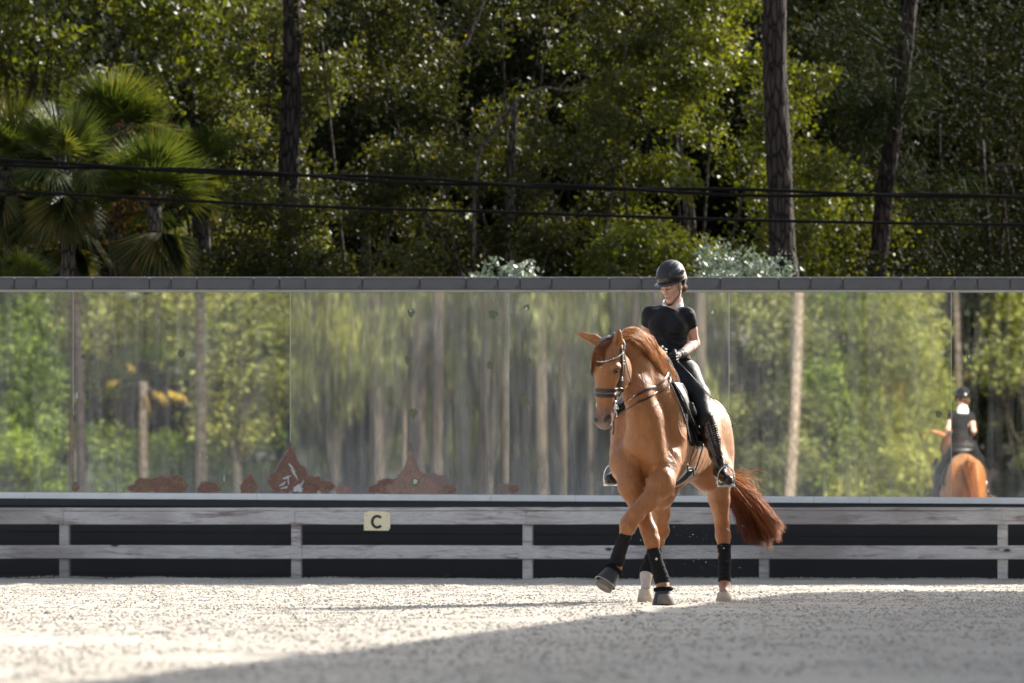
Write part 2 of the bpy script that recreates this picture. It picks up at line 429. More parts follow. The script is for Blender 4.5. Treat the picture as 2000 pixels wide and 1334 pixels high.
def blob(px, py, rx, ry, mat, w, name, seed, base=None, rough=0.14, tip=0.0):
    r = random.Random(seed); ph = [r.random()*6.28 for _ in range(6)]; nn = 56; V = []
    uc = wall_u(px, w); s = WY/F
    for i in range(nn):
        t = i/nn*6.2832
        k = 1+rough*(math.sin(3*t+ph[0])*0.6+math.sin(5*t+ph[1])*0.5+math.sin(9*t+ph[2])*0.3+math.sin(17*t+ph[3])*0.14)
        x, z = rx*k*math.cos(t), ry*k*math.sin(t)
        if tip and z > 0: x *= max(0.03, 1-(z/ry)**0.8*tip)
        zz = CZ+(HZ-py)/F*WY-TILT*uc*0+z*s
        V.append([uc+x*s, w, zz])
    if base is not None:
        for v in V: v[2] = max(v[2], 0.944+TILT*uc)
    V2 = [WL(*v) for v in V]
    return V2, [tuple(range(nn))]
def patches(name, lst, mat):
    b = MB()
    for i, (px, py, rx, ry, tip, lay) in enumerate(lst):
        V, Fc = blob(px, py, rx*1.07+.8, ry*1.08+.8, mat, 0.0006+0.0001*i, name, i*7+len(lst), base=1, tip=tip); b.add(V, Fc)
    b.build(name+'_edge', m_halo, wall); b = MB()
    for i, (px, py, rx, ry, tip, lay) in enumerate(lst):
        V, Fc = blob(px, py, rx, ry, mat, 0.0016+0.0013*lay, name, i*7+len(lst), base=1, tip=tip); b.add(V, Fc)
    return b.build(name, mat, wall)
patches('corroded_patch', [(285, 948, 26, 14, 0, 0), (315, 946, 24, 17, 0, 1), (340, 947, 26, 18, 0, 2), (262, 953, 12, 7, 0, 3), (408, 952, 22, 11, 0, 0), (400, 956, 14, 9, 0, 1),
    (487, 948, 17, 20, 0.4, 0), (147, 950, 7, 9, 0, 0), (611, 946, 17, 17, 0, 0), (636, 950, 16, 12, 0, 1), (598, 955, 22, 10, 0, 2),
    (987, 954, 16, 9, 0, 0), (1003, 955, 10, 8, 0, 1), (850, 948, 28, 22, 0, 0), (876, 956, 14, 9, 0, 1), (722, 957, 9, 6, 0, 0)], m_rust)
patches('rust_cone', [(567, 905, 20, 40, 0.95, 0), (566, 928, 37, 30, 0.3, 1), (541, 940, 16, 20, 0, 2), (582, 944, 20, 20, 0, 3), (760, 950, 34, 14, 0.2, 1), (742, 955, 24, 8, 0, 2)], m_rust)
patches('pale_patch', [(802, 915, 13, 50, 0.96, 4), (803, 940, 34, 26, 0.5, 5), (826, 948, 26, 18, 0, 6), (840, 955, 24, 12, 0, 7), (671, 956, 14, 8, 0, 4), (141, 868, 3.5, 75, 0.3, 1), (772, 955, 20, 10, 0, 8)], m_rust2)
b = MB()
for i, (px, py, rx, ry, ra) in enumerate([(570, 912, 10, 1.6, -0.9), (560, 932, 9, 2, 0.4), (575, 925, 12, 1.8, -1.0), (552, 945, 8, 1.8, 0.6), (582, 954, 9, 7, 0), (556, 952, 7, 1.8, 0.2), (590, 944, 7, 1.6, 1.1), (811, 940, 4, 4.5, 0), (563, 938, 1.4, 9, 0.1)]):
    V, Fc = blob(px, py, rx, ry, None, 0.014+0.0005*i, '', 90+i, base=1, rough=0.3)
    c = np.mean(V, 0); V2 = []
    for v in V:
        d = np.array(v)-c; d = np.array([d[0]*math.cos(ra)-d[2]*math.sin(ra), d[1], d[0]*math.sin(ra)+d[2]*math.cos(ra)]); V2.append(c+d)
    b.add(V2, Fc)
b.build('bare_chip', m_bare, wall)
spots = [(803, 610, 7, 8), (963, 614, 9, 9), (1029, 601, 6, 6), (797, 703, 6, 8), (957, 713, 7, 8), (1034, 706, 5, 6), (807, 806, 8, 9), (1025, 783, 9, 9), (354, 688, 7, 8), (163, 693, 5, 5), (172, 790, 7, 7), (1889, 616, 5, 6), (1893, 704, 5, 9), (1833, 811, 6, 7), (524, 690, 4, 4), (811, 941, 8, 9), (1393, 612, 4, 6)]
b = MB()
for i, (px, py, rx, ry) in enumerate(spots):
    V, Fc = blob(px, py, rx, ry, None, 0.0125 if py > 900 else 0.0015, '', 200+i, base=1, rough=0.18); b.add(V, Fc)
b.build('mirror_spot', m_spot, wall)
b = MB()
for i, (px, py, rx, ry) in enumerate([(1392, 612, 2.6, 4), (1028, 603, 2.2, 3.2), (802, 606, 2, 2), (1893, 700, 1.6, 3), (391, 887, 1.2, 4), (404, 892, 1, 3), (438, 934, 1.3, 6), (150, 770, 1.5, 6)]):
    V, Fc = blob(px, py, rx, ry, None, 0.0032, '', 300+i, rough=0.2); b.add(V, Fc)
b.build('bright_chip', m_bare, wall)
# cement splashes left on the lower glass
# ================================================================== RAIL FENCE
def wood_mat():
    t = NT('weathered whitewashed timber'); co = t.coord(rot=(0, 0, YAW)); g = t.coord((0.45, 6, 9), (0, 0, YAW)); g2 = t.coord((1.2, 10, 34), (0, 0, YAW))
    a = t.noise(2.2, 6, 0.65, g, 0.6); b_ = t.noise(5, 5, 0.7, g2, 0.4); c_ = t.noise(0.5, 3, 0.6, co)
    k = t.n('ShaderNodeTexVoronoi', feature='F1', i_Scale=1.7); t.link(t.coord((1, 2.4, 2.4), (0, 0, YAW)), k.inputs['Vector'])
    knot = t.ramp(k.outputs['Distance'], [(0.04, 1.0), (0.10, 0.0)])
    col = t.mix(t.ramp(b_, [(0.3, 0.0), (0.75, 1.0)]), (0.40, 0.365, 0.35), (0.80, 0.76, 0.735))
    col = t.mix(t.ramp(a, [(0.52, 0.0), (0.66, 0.8)]), col, (0.17, 0.12, 0.105))
    col = t.mix(t.ramp(c_, [(0.47, 0.0), (0.64, 0.7)]), col, (0.22, 0.19, 0.175))
    col = t.mix(knot, col, (0.06, 0.045, 0.04))
    return t.done(t.pbsdf(col, 0.85, 0, t.bump(b_, 0.5, 0.004), 0.25))
m_wood = wood_mat()
fence = thing('rail_fence', 'low two rail fence of weathered whitewashed boards in front of the mirror wall', 'fence', WL(0, FW, 0))
posts = [-785, -328, 125, 578, 1030, 1492, 1958, 2430]
def wob(seed):
    r = random.Random(seed); a, b_, c_ = r.uniform(.001, .003), r.uniform(0, 6), r.uniform(.8, 2)
    return lambda u: a*math.sin(c_*u+b_)
def rail(name, pxa, pxb, w0, w1, z0, z1, seed):
    a, c = wall_u(pxa, w1)+0.0015, wall_u(pxb, w1)-0.0015; n_ = 14; V = []; wf = wob(seed); r = random.Random(seed); bv = 0.006
    for i in range(n_+1):
        u = a+(c-a)*i/n_; dz = wf(u); dw = wf(u*1.3+2)
        for w, z in ((w0, z0+bv), (w0, z1-bv), (w0+bv, z1), (w1-bv, z1), (w1, z1-bv), (w1, z0+bv), (w1-bv, z0), (w0+bv, z0)): V.append(WL(u, w+dw, z+dz))
    Fc = [(i*8+j, i*8+(j+1) % 8, i*8+8+(j+1) % 8, i*8+8+j) for i in range(n_) for j in range(8)]+[tuple(range(8)), tuple(range(n_*8, n_*8+8))]
    b = MB(); b.add(V, Fc); return b.build(name, m_wood, fence)
for i in range(len(posts)-1):
    rail('top_rail', posts[i]-2, posts[i+1]-2, FW-0.02, FW+0.02, 0.625, 0.764, i+1)
for a, c, s_ in ((-700, 590, 11), (590, 1487, 12), (1487, 2430, 13)):
    rail('lower_rail', a, c, FW-0.02, FW+0.022, 0.262, 0.404, s_)
for a, c, s_ in ((-700, 565, 21), (565, 1075, 22), (1075, 1720, 23), (1720, 2430, 24)):
    rail('cap_board', a, c, FW-0.115, FW+0.010, 0.7665, 0.803, s_)
for i, px in enumerate(posts):
    u = wall_u(px, FW-0.021); b = MB(); b.box((u-0.052, FW-0.115, -0.04), (u+0.052, FW-0.022, 0.764), WL, 0.006); b.build('post', m_wood, fence)
# letter sign
sg = thing('letter_sign', 'cream board with a bold black letter C on the top fence rail', 'sign', WL(wall_u(737, FW+.03), FW+0.03, 0.6))
m_cream = simple_mat('cream board', (0.92, 0.79, 0.52), 0.5, 0, 14, 0.12, 0.1); m_ink = simple_mat('black lettering', (0.012, 0.012, 0.014), 0.5)
def zf(py, Y=59.8): return CZ+(HZ-py)/F*Y
x0, x1 = wall_u(711, FW+.03), wall_u(762, FW+.03)
pts = [(x0, zf(1036)), (x1-0.02, zf(1036.5)), (x1, zf(1031)), (x1, zf(1002.5)), (x1-0.02, zf(1001.5)), (x1-0.05, zf(998.5)), (x0+0.05, zf(998)), (x0+0.018, zf(1001)), (x0, zf(1002))]
V = [WL(a, FW+0.022, z) for a, z in pts]+[WL(a, FW+0.034, z) for a, z in pts]; n_ = len(pts)
b = MB(); b.add(V, [tuple(range(n_)), tuple(range(n_, 2*n_))]+[(i, (i+1) % n_, n_+(i+1) % n_, n_+i) for i in range(n_)]); b.build('board', m_cream, sg)
uc, zc = wall_u(737, FW+.03), zf(1019); ro, ri = 0.073, 0.045; V = []; nn = 40
for i in range(nn+1):
    t = math.radians(42+276*i/nn)
    for rr in (ro, ri):
        x, z = rr*math.cos(t)*(0.93 if rr == ro else 0.88), rr*math.sin(t)
        V.append((uc+x, z+zc))
VV = [WL(a, FW+0.0355, z) for a, z in V]+[WL(a, FW+0.0375, z) for a, z in V]; m_ = len(V)
Fc = [(2*i, 2*i+2, 2*i+3, 2*i+1) for i in range(nn)]+[(m_+2*i, m_+2*i+2, m_+2*i+3, m_+2*i+1) for i in range(nn)]+[(2*i, 2*i+2, m_+2*i+2, m_+2*i) for i in range(nn)]+[(2*i+1, 2*i+3, m_+2*i+3, m_+2*i+1) for i in range(nn)]+[(0, 1, m_+1, m_), (2*nn, 2*nn+1, m_+2*nn+1, m_+2*nn)]
b = MB(); b.add(VV, Fc); b.build('letter', m_ink, sg)
for px, py in ((716, 1006), (757, 1006), (716, 1030), (757, 1031)):
    b = MB(); u, z = wall_u(px, FW+.03), zf(py); b.tube([WL(u, FW+0.0345, z), WL(u, FW+0.0375, z)], 0.004, 8); b.build('nail', m_stain, sg)
# little weed at the wall foot
wd = MB(); r = random.Random(9); uc = wall_u(878, 0.3)
for i in range(14):
    a = r.random()*6.28; l = r.uniform(.05, .1); c0 = np.array(WL(uc, FW-0.2, 0.05)); d = np.array([math.cos(a)*.7, math.sin(a)*.7, r.uniform(.3, 1)])*l; s_ = np.array([-math.sin(a), math.cos(a), 0])*0.012
    wd.add([c0, c0+d*.5+s_, c0+d, c0+d*.5-s_], [(0, 1, 2, 3)])
tag(wd.build('weed', simple_mat('weed leaf', (0.07, 0.14, 0.03), 0.5)), 'small green weed sprouting at the foot of the black wall', 'weed')

# ================================================================== COVERED ARENA off to the right: throws the big shade
m_roof = simple_mat('barn roof', (0.16, 0.15, 0.14), 0.5, 0.3, 4); m_post = simple_mat('barn post', (0.25, 0.2, 0.15), 0.8)
HE = 6.0; off = HE/math.tan(SUN_EL)
ox, oy = off*math.sin(SUN_AZ), off*math.cos(SUN_AZ)
e0, e1 = np.array([-1.80+ox, 18.0+oy]), np.array([2.55+ox, 50.3+oy])
dr = (e1-e0)/np.linalg.norm(e1-e0); e0 = e0-dr*14
pr = np.array([dr[1], -dr[0]]); Wd = 20.0
barn = thing('riding_hall', 'open sided riding hall with a low roof beside the arena', 'barn', (e0[0], e0[1], 0))
def BP(s, t, z): v = e0+dr*s+pr*t; return (v[0], v[1], z)
L_ = np.linalg.norm(e1-e0)
b = MB(); b.box((0, 0, HE-0.15), (L_, Wd/2, HE), lambda s, t, z: BP(s, t, z+t*0.08)); b.box((0, Wd/2, HE-0.15), (L_, Wd, HE), lambda s, t, z: BP(s, t, z+(Wd-t)*0.08)); b.build('roof', m_roof, barn)
for s_ in np.linspace(0.4, L_-0.4, 4):
    for t_ in (0.4, Wd-0.4):
        b = MB(); b.box((s_-0.1, t_-0.1, -0.05), (s_+0.1, t_+0.1, HE-0.12), BP); b.build('post', m_post, barn)

# ================================================================== OVERHEAD CABLES
m_cable = simple_mat('cable rubber', (0.004, 0.004, 0.004), 0.8, spec=0.15)
def cable(name, pts, Y, r_, lab, twist=False):
    P3 = spline([P(x, y, Y) for x, y in pts], 60); b = MB()
    if twist:
        for k in range(2):
            Q = P3.copy()
            for i in range(60):
                Q[i] += np.array([0, 0, 1])*r_*1.1*math.sin(i*0.45+k*3.14)+np.array([0, 1, 0])*r_*1.2*math.cos(i*0.45+k*3.14)+np.array([0, 0, 0.009*(k*2-1)])*(0.5+i/60)
            b.tube(Q, r_, 6)
    else: b.tube(P3, r_, 6)
    return tag(b.build(name, m_cable, smooth=True), lab, 'cable', 'overhead cables crossing in front of the trees')
cable('overhead_cable', [(-300, 296), (0, 317), (560, 341), (1000, 361), (1500, 377), (2000, 384), (2300, 386)], 66, 0.022, 'thick upper twin black cable slung across the trees', True)
cable('overhead_cable', [(-300, 350), (0, 372), (560, 401), (1000, 415), (1500, 431), (2000, 439), (2300, 440)], 66, 0.020, 'thin lower black cable slung across the trees just above the wall')
# ================================================================== VEGETATION
def leaf_mat(name, stops, rough=0.48, trans=0.45, spec=0.32, tcol=(1.65, 1.55, 0.5), k=(1, 1, 1)):
    stops = [(a, tuple(x*y for x, y in zip(c, k))) for a, c in stops]
    t = NT(name); at = t.n('ShaderNodeAttribute', attribute_name='rnd')
    col = t.ramp(at.outputs['Fac'], stops)
    p = t.pbsdf(col, rough, 0, None, spec)
    tc = t.mix(1.0, col, tcol, 'MULTIPLY')
    tr = t.n('ShaderNodeBsdfTranslucent'); t.link(tc, tr.inputs['Color'])
    mx = t.n('ShaderNodeMixShader'); mx.inputs[0].default_value = trans
    t.link(p, mx.inputs[1]); t.link(tr.outputs[0], mx.inputs[2]); return t.done(mx.outputs[0])
Y1, O1 = (0.30, 0.24, 0.03), (0.32, 0.12, 0.02)
M_OAK = leaf_mat('oak leaves', [(0, (0.014, 0.018, 0.006)), (0.4, (0.035, 0.044, 0.012)), (0.85, (0.085, 0.098, 0.023)), (0.985, (0.13, 0.14, 0.025)), (1, Y1)], k=(.84, .80, .72))
M_OAKG = leaf_mat('grey green leaves', [(0, (0.030, 0.038, 0.016)), (0.5, (0.075, 0.09, 0.034)), (0.93, (0.15, 0.17, 0.062)), (1, Y1)], k=(1.08, 1.06, 1.0))
M_BRI = leaf_mat('bright leaves', [(0, (0.020, 0.028, 0.006)), (0.4, (0.060, 0.078, 0.014)), (0.9, (0.15, 0.175, 0.03)), (1, (0.24, 0.23, 0.035))], k=(.93, .90, .8))
M_DARK = leaf_mat('shaded leaves', [(0, (0.004, 0.006, 0.003)), (0.6, (0.009, 0.012, 0.005)), (0.95, (0.022, 0.026, 0.010)), (1, (0.08, 0.07, 0.02))], 0.7, 0.3, 0.06)  # shade of the deep wood put into the leaf colour
M_SIL = leaf_mat('silver leaves', [(0, (0.10, 0.14, 0.10)), (0.6, (0.20, 0.25, 0.20)), (1, (0.42, 0.46, 0.42))], 0.45, 0.2, 0.4, (1, 1.05, 0.85))
M_PALM = leaf_mat('palm fronds', [(0, (0.014, 0.024, 0.009)), (0.5, (0.038, 0.058, 0.016)), (0.85, (0.085, 0.10, 0.024)), (1, (0.17, 0.13, 0.05))], 0.5, 0.42, 0.22)
M_NEED = leaf_mat('pine needles', [(0, (0.005, 0.009, 0.004)), (0.7, (0.013, 0.022, 0.008)), (1, (0.045, 0.05, 0.018))], 0.7, 0.2, 0.05)
M_MYEL = leaf_mat('yellow green leaves', [(0, (0.035, 0.048, 0.012)), (0.4, (0.15, 0.175, 0.04)), (0.9, (0.40, 0.41, 0.11)), (1, (0.5, 0.36, 0.06))], 0.5, 0.3)
M_MGRN = leaf_mat('fresh green leaves', [(0, (0.020, 0.035, 0.008)), (0.45, (0.09, 0.14, 0.024)), (1, (0.27, 0.34, 0.06))], 0.5, 0.3)
M_MOLI = leaf_mat('olive leaves', [(0, (0.03, 0.04, 0.014)), (0.45, (0.13, 0.15, 0.05)), (1, (0.34, 0.36, 0.13))], 0.5, 0.25)
M_DRY = leaf_mat('dry yellow frond', [(0, (0.45, 0.30, 0.05)), (1, (0.62, 0.47, 0.12))], 0.6, 0.3)
def bark_mat(name, c1, c2, sc=1.0):
    t = NT(name); v = t.coord((7*sc, 7*sc, 1.6*sc)); co = t.coord()
    vo = t.n('ShaderNodeTexVoronoi', feature='DISTANCE_TO_EDGE', i_Scale=2.2); t.link(v, vo.inputs['Vector'])
    e = t.ramp(vo.outputs['Distance'], [(0.0, 0.0), (0.16, 1.0)]); a = t.noise(2.5, 6, 0.65, co)
    c = t.mix(a, c1, c2); c = t.mix(e, tuple(x*0.35 for x in c1), c)
    h = t.n('ShaderNodeMath', operation='ADD', i_0=e, i_1=a).outputs[0]
    return t.done(t.pbsdf(c, 0.9, 0, t.bump(h, 1.0, 0.03), 0.2))
M_PINE = bark_mat('pine bark', (0.016, 0.012, 0.012), (0.075, 0.055, 0.050)); M_BARK = bark_mat('oak bark', (0.05, 0.044, 0.036), (0.15, 0.13, 0.11), 1.5)
M_PALE = bark_mat('pale bark', (0.27, 0.215, 0.17), (0.46, 0.38, 0.31), 1.2); M_BEI = bark_mat('beige bark', (0.10, 0.085, 0.068), (0.235, 0.195, 0.155), 1.2)

def leaf_geo(C, L, asp, r, droop=0.0):
    n = len(C); a = unit(r.normal(size=(n, 3)))
    if droop: a = unit(a+np.array([0, 0, -droop]))
    b = unit(np.cross(a, r.normal(size=(n, 3)))); L = L*(0.6+0.8*r.random(n))
    A = a*L[:, None]*0.5; B = b*(L*asp)[:, None]*0.5
    N = unit(np.cross(a, b))*(L*0.10)[:, None]
    V = np.stack([C-A, C+B+N, C+A, C-B+N], 1)
    return V.reshape(-1, 3), np.arange(n*4).reshape(-1, 4)
def crown_mesh(name, clumps, nleaf, L, asp, mat, parent, seed, droop=0.0, shell=0.55):
    """clumps: (cx, cy, cz, r)"""
    r = np.random.default_rng(seed); cl = np.asarray(clumps); w = cl[:, 3]**2.2; w /= w.sum()
    k = r.choice(len(cl), nleaf, p=w); d = unit(r.normal(size=(nleaf, 3)))
    rad = (shell+(1-shell)*r.random(nleaf))**1.0*cl[k, 3]*(0.75+0.5*r.random(nleaf))
    C = cl[k, :3]+d*rad[:, None]*np.array([1.05, 1.05, 0.8])
    tone = np.clip(r.random(len(cl)), 0, 1)[k]*0.55
    V, Fc = leaf_geo(C, L, asp, r, droop)
    rn = np.repeat(np.clip(tone+0.45*r.random(nleaf), 0, 1), 4)
    rare = np.repeat(r.random(nleaf) < 0.004, 4); rn = np.where(rare, 1.0, rn*0.96)
    o = mk(name, V, Fc, mat, parent, smooth=False, attrs={'rnd': rn}, world=False); return o
def crown_clumps(R, z0, z1, n, r, rc=(0.45, 0.95), squash=1.0):
    out = []
    for _ in range(n):
        while True:
            p = r.uniform(-1, 1, 3)
            if np.linalg.norm(p) <= 1 and np.linalg.norm(p) > 0.45: break
        out.append((p[0]*R, p[1]*R*squash, (z0+z1)/2+p[2]*(z1-z0)/2, r.uniform(*rc)))
    return out
def limb_mesh(name, H, r0, clumps, mat, parent, seed, nl=14, lean=(0, 0), rough=0.0):
    r = np.random.default_rng(seed); b = MB()
    T = np.array([[lean[0]*t*H+0.10*math.sin(t*5+seed), lean[1]*t*H+0.10*math.cos(t*4+seed), t*H] for t in np.linspace(-0.03, 1, 14)])
    b.tube(T, np.linspace(r0*1.15, r0*0.25, 14), 12)
    cl = list(clumps); r.shuffle(cl)
    for c in cl[:nl]:
        k = r.integers(4, 10); s = T[k]; e = np.array(c[:3]); m = (s+e)/2+np.array([0, 0, -0.1*np.linalg.norm(e-s)])+r.normal(size=3)*0.15
        b.tube(spline([s, m, e], 9), np.linspace(r0*0.35*(1-k/16), r0*0.07, 9), 6)
    return b.build(name, mat, parent, smooth=True, world=False)
def tree(name, label, X, Y, R, z0, z1, ncl, nleaf, L, mat, seed, cat='tree', asp=0.5, H=None, tr=0.16, bark=None, droop=0, rc=(0.45, 0.95), squash=1.0, group=None, nl=14, lean=(0, 0), shell=0.55):
    r = np.random.default_rng(seed); t = thing(name, label, cat, (X, Y, -0.03), group)
    cl = crown_clumps(R, z0, z1, ncl, r, rc, squash)
    crown_mesh('crown', cl, nleaf, L, asp, mat, t, seed+1, droop, shell)
    limb_mesh('trunk', H or (z0+z1)/2, tr, cl, bark or (M_PINE if mat is M_DARK else M_BARK), t, seed+2, nl, lean)  # shaded trees take the darkest bark, shade painted into their limbs
    return t
def XP(px, Y): return (px-1000)/F*Y
# ---- front row behind the wall
tree('oak_tree', 'dark broad leaved tree with big shiny leaves at the upper left corner above the palms', XP(60, 77), 77, 2.3, 5.6, 10.5, 40, 17000, 0.115, M_BRI, 101, asp=0.62)
tree('oak_tree', 'grey green small leaved tree between the palms and the left pine trunk', XP(395, 79), 79, 2.3, 3.0, 9.0, 74, 27000, 0.086, M_OAKG, 111, rc=(.25, .52), shell=.35)
tree('oak_tree', 'olive green oak crown just right of the left pine trunk', XP(700, 78), 78, 2.3, 2.2, 8.8, 84, 30000, 0.080, M_OAK, 121, rc=(.24, .50), shell=.35)
tree('oak_tree', 'dense dark oak in the middle with a bare pale bough showing', XP(1010, 77), 77, 2.3, 3.9, 8.9, 78, 29000, 0.080, M_OAK, 131, rc=(.24, .50), shell=.35)
tree('oak_tree', 'bright green glossy leaved tree left of the thick pine trunk', XP(1345, 78), 78, 2.15, 2.4, 8.9, 76, 28000, 0.092, M_BRI, 141, rc=(.26, .52), shell=.35)
tree('oak_tree', 'small leafy tree filling the gap between the two right hand pine trunks', XP(1610, 81.5), 81.5, 1.08, 1.6, 6.4, 26, 13500, 0.078, M_BRI, 151, tr=0.1)
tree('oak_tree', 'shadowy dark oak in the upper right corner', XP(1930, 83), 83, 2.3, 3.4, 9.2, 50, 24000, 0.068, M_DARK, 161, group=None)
# ---- second row, darker
k = 0
for px, lab in ((-60, 'dark tree deep behind the palm fans at the left edge'), (250, 'dark tree filling the gap behind the tallest palm'), (540, 'dark tree right behind the left pine trunk'), (850, 'dark tree half hidden behind the middle oaks'), (1180, 'dark tree behind the boughs above the silver bush'),
                (1500, 'dark tree right behind the thick pine trunk'), (1740, 'dark tree behind the leaning pine trunk'), (2060, 'dark tree deep in shade at the right edge')):
    k += 1
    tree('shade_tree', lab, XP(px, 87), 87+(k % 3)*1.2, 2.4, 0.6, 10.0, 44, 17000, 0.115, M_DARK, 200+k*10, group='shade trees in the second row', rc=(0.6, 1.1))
# ---- deep wood
r = np.random.default_rng(5); cl = [(r.uniform(-17, 20), r.uniform(94, 104), r.uniform(0.3, 11.3), r.uniform(1.0, 2.0)) for _ in range(720)]
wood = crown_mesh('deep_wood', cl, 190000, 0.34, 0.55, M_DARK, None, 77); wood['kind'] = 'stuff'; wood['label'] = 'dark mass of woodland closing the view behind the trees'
# ---- understorey bushes right behind the wall
def bush(label, px, Y, R, h, n, L, mat, seed, group=None, asp=0.5, name='bush', rc=(0.25, 0.5)):
    r = np.random.default_rng(seed); t = thing(name, label, 'bush', (XP(px, Y), Y, -0.03), group)
    cl = [(r.uniform(-R, R), r.uniform(-R, R)*0.6, h-0.15-abs(r.normal())*h*(0.12 if mat is M_SIL else 0.25), r.uniform(*rc)) for _ in range(16)]
    crown_mesh('foliage', cl, n, L, asp, mat, t, seed+1)
    limb_mesh('stem', h*0.6, 0.05, cl, M_BARK, t, seed+2, 10)
bush('silvery grey bush peeping over the wall left of the rider', 978, 71, 0.28, 4.02, 750, 0.075, M_SIL, 301, rc=(0.12, 0.24))
bush('silvery grey bush behind the rider and the thick pine trunk', 1450, 71, 0.50, 4.22, 1500, 0.07, M_SIL, 311, rc=(0.15, 0.32))
bush('green bush peeping over the wall in the middle left', 690, 74, 0.9, 4.3, 7000, 0.07, M_OAK, 321)
bush('small bright bush over the wall beside the silver one', 1250, 75, 0.8, 4.6, 6000, 0.075, M_BRI, 331)
bush('olive shrub hiding the foot of the left pine trunk', 560, 74.0, 0.7, 5.2, 8000, 0.066, M_OAK, 371, rc=(.22, .45))
bush('dark low bush over the wall at the right end', 1800, 76, 1.0, 4.3, 6500, 0.075, M_DARK, 341)
bush('tangled olive shrub among the palm trunks', 190, 75.5, 1.1, 5.2, 9000, 0.075, M_OAK, 351, rc=(.2, .5))
bush('dark shrub filling the gap below the palm fans', 330, 74.6, 0.9, 4.5, 6000, 0.075, M_OAKG, 361, rc=(.2, .4))
# bare pale boughs
bo = thing('dead_bough', 'bare pale forked bough caught in the middle of the foliage', 'bough', (XP(1050, 74.6), 74.6, 0))
for pl, rr in (([(1010, 200), (1060, 172), (1110, 178), (1150, 168)], 0.022), ([(1090, 176), (1115, 150), (1150, 142)], 0.014), ([(905, 95), (925, 50), (948, -5)], 0.03), ([(1010, 200), (960, 260), (930, 330), (925, 520)], 0.035), ([(948, -5), (985, -60)], 0.03)):
    b = MB(); b.tube(spline([P(x, y, 74.6) for x, y in pl], 14), np.linspace(rr, rr*0.6, 14), 7); b.build('branch', M_BARK, bo, True)
bo = thing('dead_bough', 'thin bare twigs hanging in the shade at the right edge', 'bough', (XP(1900, 76), 76, 0))
for pl in ([(1790, 90), (1840, 130), (1900, 165), (1960, 190), (2010, 195)], [(1850, 240), (1880, 200), (1900, 190)], [(1760, 340), (1790, 370), (1830, 380)], [(1900, 330), (1960, 320), (2010, 330)], [(1960, 320), (1980, 380), (1960, 420)]):
    b = MB(); b.tube(spline([P(x, y, 76) for x, y in pl], 12), np.linspace(0.011, 0.006, 12), 6); b.build('branch', M_BARK, bo, True)

# ---- pines
def needle_clumps(name, cl, mat, parent, seed, L=0.24, per=50):
    r = np.random.default_rng(seed); V = []; n = 0
    C = np.repeat(np.asarray(cl), per, 0); N = len(C); d = unit(r.normal(size=(N, 3))+np.array([0, 0, 0.3])); C = C+r.normal(size=(N, 3))*0.12; s = unit(np.cross(d, r.normal(size=(N, 3))))
    ll = L*(0.7+0.5*r.random(N)); b = C+r.normal(size=(N, 3))*0.05; tip = b+d*ll[:, None]+np.array([0, 0, -1])*(ll*0.25)[:, None]
    V = np.stack([b-s*0.007, b+s*0.007, tip+s*0.002, tip-s*0.002], 1).reshape(-1, 3)
    return mk(name, V, np.arange(N*4).reshape(-1, 4), mat, parent, False, attrs={'rnd': np.repeat(r.random(N), 4)}, world=False)
def pine(label, pts, Y, r0, r1, seed, needles=None, stubs=()):
    base = P(pts[0][0], pts[0][1], Y); t = thing('pine_tree', label, 'pine', (base[0], Y, 0))
    P3 = [P(x, y, Y)-np.array([base[0], Y, 0]) for x, y in pts]
    P3 = [np.array([P3[0][0]+0.05, 0, -0.05])]+P3; last, prev = P3[-1], P3[-2]; dirn = (last-prev)/np.linalg.norm(last-prev)
    P3.append(last+dirn*6.5); q = spline(P3, 90)
    seg = 28; V, Fc = tube_geo(q, np.linspace(r0, r1*0.85, 90), seg); V = np.array(V)
    nn = vnoise(V*np.array([16, 16, 4.0]), seed)+0.6*vnoise(V*np.array([40, 40, 9.0]), seed+1)
    ax = np.repeat(q, seg, 0); dd = unit(V-ax); V = V+dd*(nn*0.013)[:, None]
    mk('trunk', V, Fc, M_PINE, t, True, world=False)
    r = np.random.default_rng(seed); top = q[-1]; cl = [top+r.normal(size=3)*np.array([1.5, 1.5, 1.4])+np.array([0, 0, 0.6]) for _ in range(70)]
    b = MB()
    for c in cl[:16]: b.tube(spline([top-np.array([0, 0, r.uniform(.5, 2)]), (top+c)/2, c], 6), np.linspace(0.05, 0.015, 6), 5)
    b.build('limb', M_PINE, t, True, world=False)
    for s_, e_, rr in stubs: b = MB(); b.tube(spline([P(*s_, Y)-np.array([base[0], Y, 0]), P(*e_, Y)-np.array([base[0], Y, 0])+np.array([0, -0.3, 0])], 5), np.linspace(rr, rr*0.5, 5), 6); b.build('bough', M_PINE, t, True, world=False)
    if needles: cl = cl+[P(x, y, Y+dy)-np.array([base[0], Y, 0]) for x, y, dy in needles]
    needle_clumps('crown', cl, M_NEED, t, seed+3)
    return t
pine('straight dark pine trunk standing left of the middle', [(562, 600), (565, 480), (564, 340), (570, 150), (571, -10)], 76.5, 0.160, 0.135, 401)
pine('thick dark pine trunk with a sunlit right edge behind the rider', [(1536, 600), (1528, 480), (1522, 330), (1514, 150), (1512, -10)], 73, 0.185, 0.165, 411)
ro = random.Random(4)
ne = [(ro.gauss(1690, 34), ro.gauss(215, 34), ro.uniform(-.6, .5)) for _ in range(26)]+[(ro.gauss(1780, 30), ro.gauss(180, 40), ro.uniform(-.6, .5)) for _ in range(16)]+[(ro.gauss(1810, 34), ro.gauss(385, 26), ro.uniform(-.5, .4)) for _ in range(16)]+[(ro.gauss(1700, 30), ro.gauss(345, 22), ro.uniform(.1, .6)) for _ in range(8)]+[(ro.gauss(1660, 40), ro.gauss(60, 40), ro.uniform(-.4, .6)) for _ in range(16)]
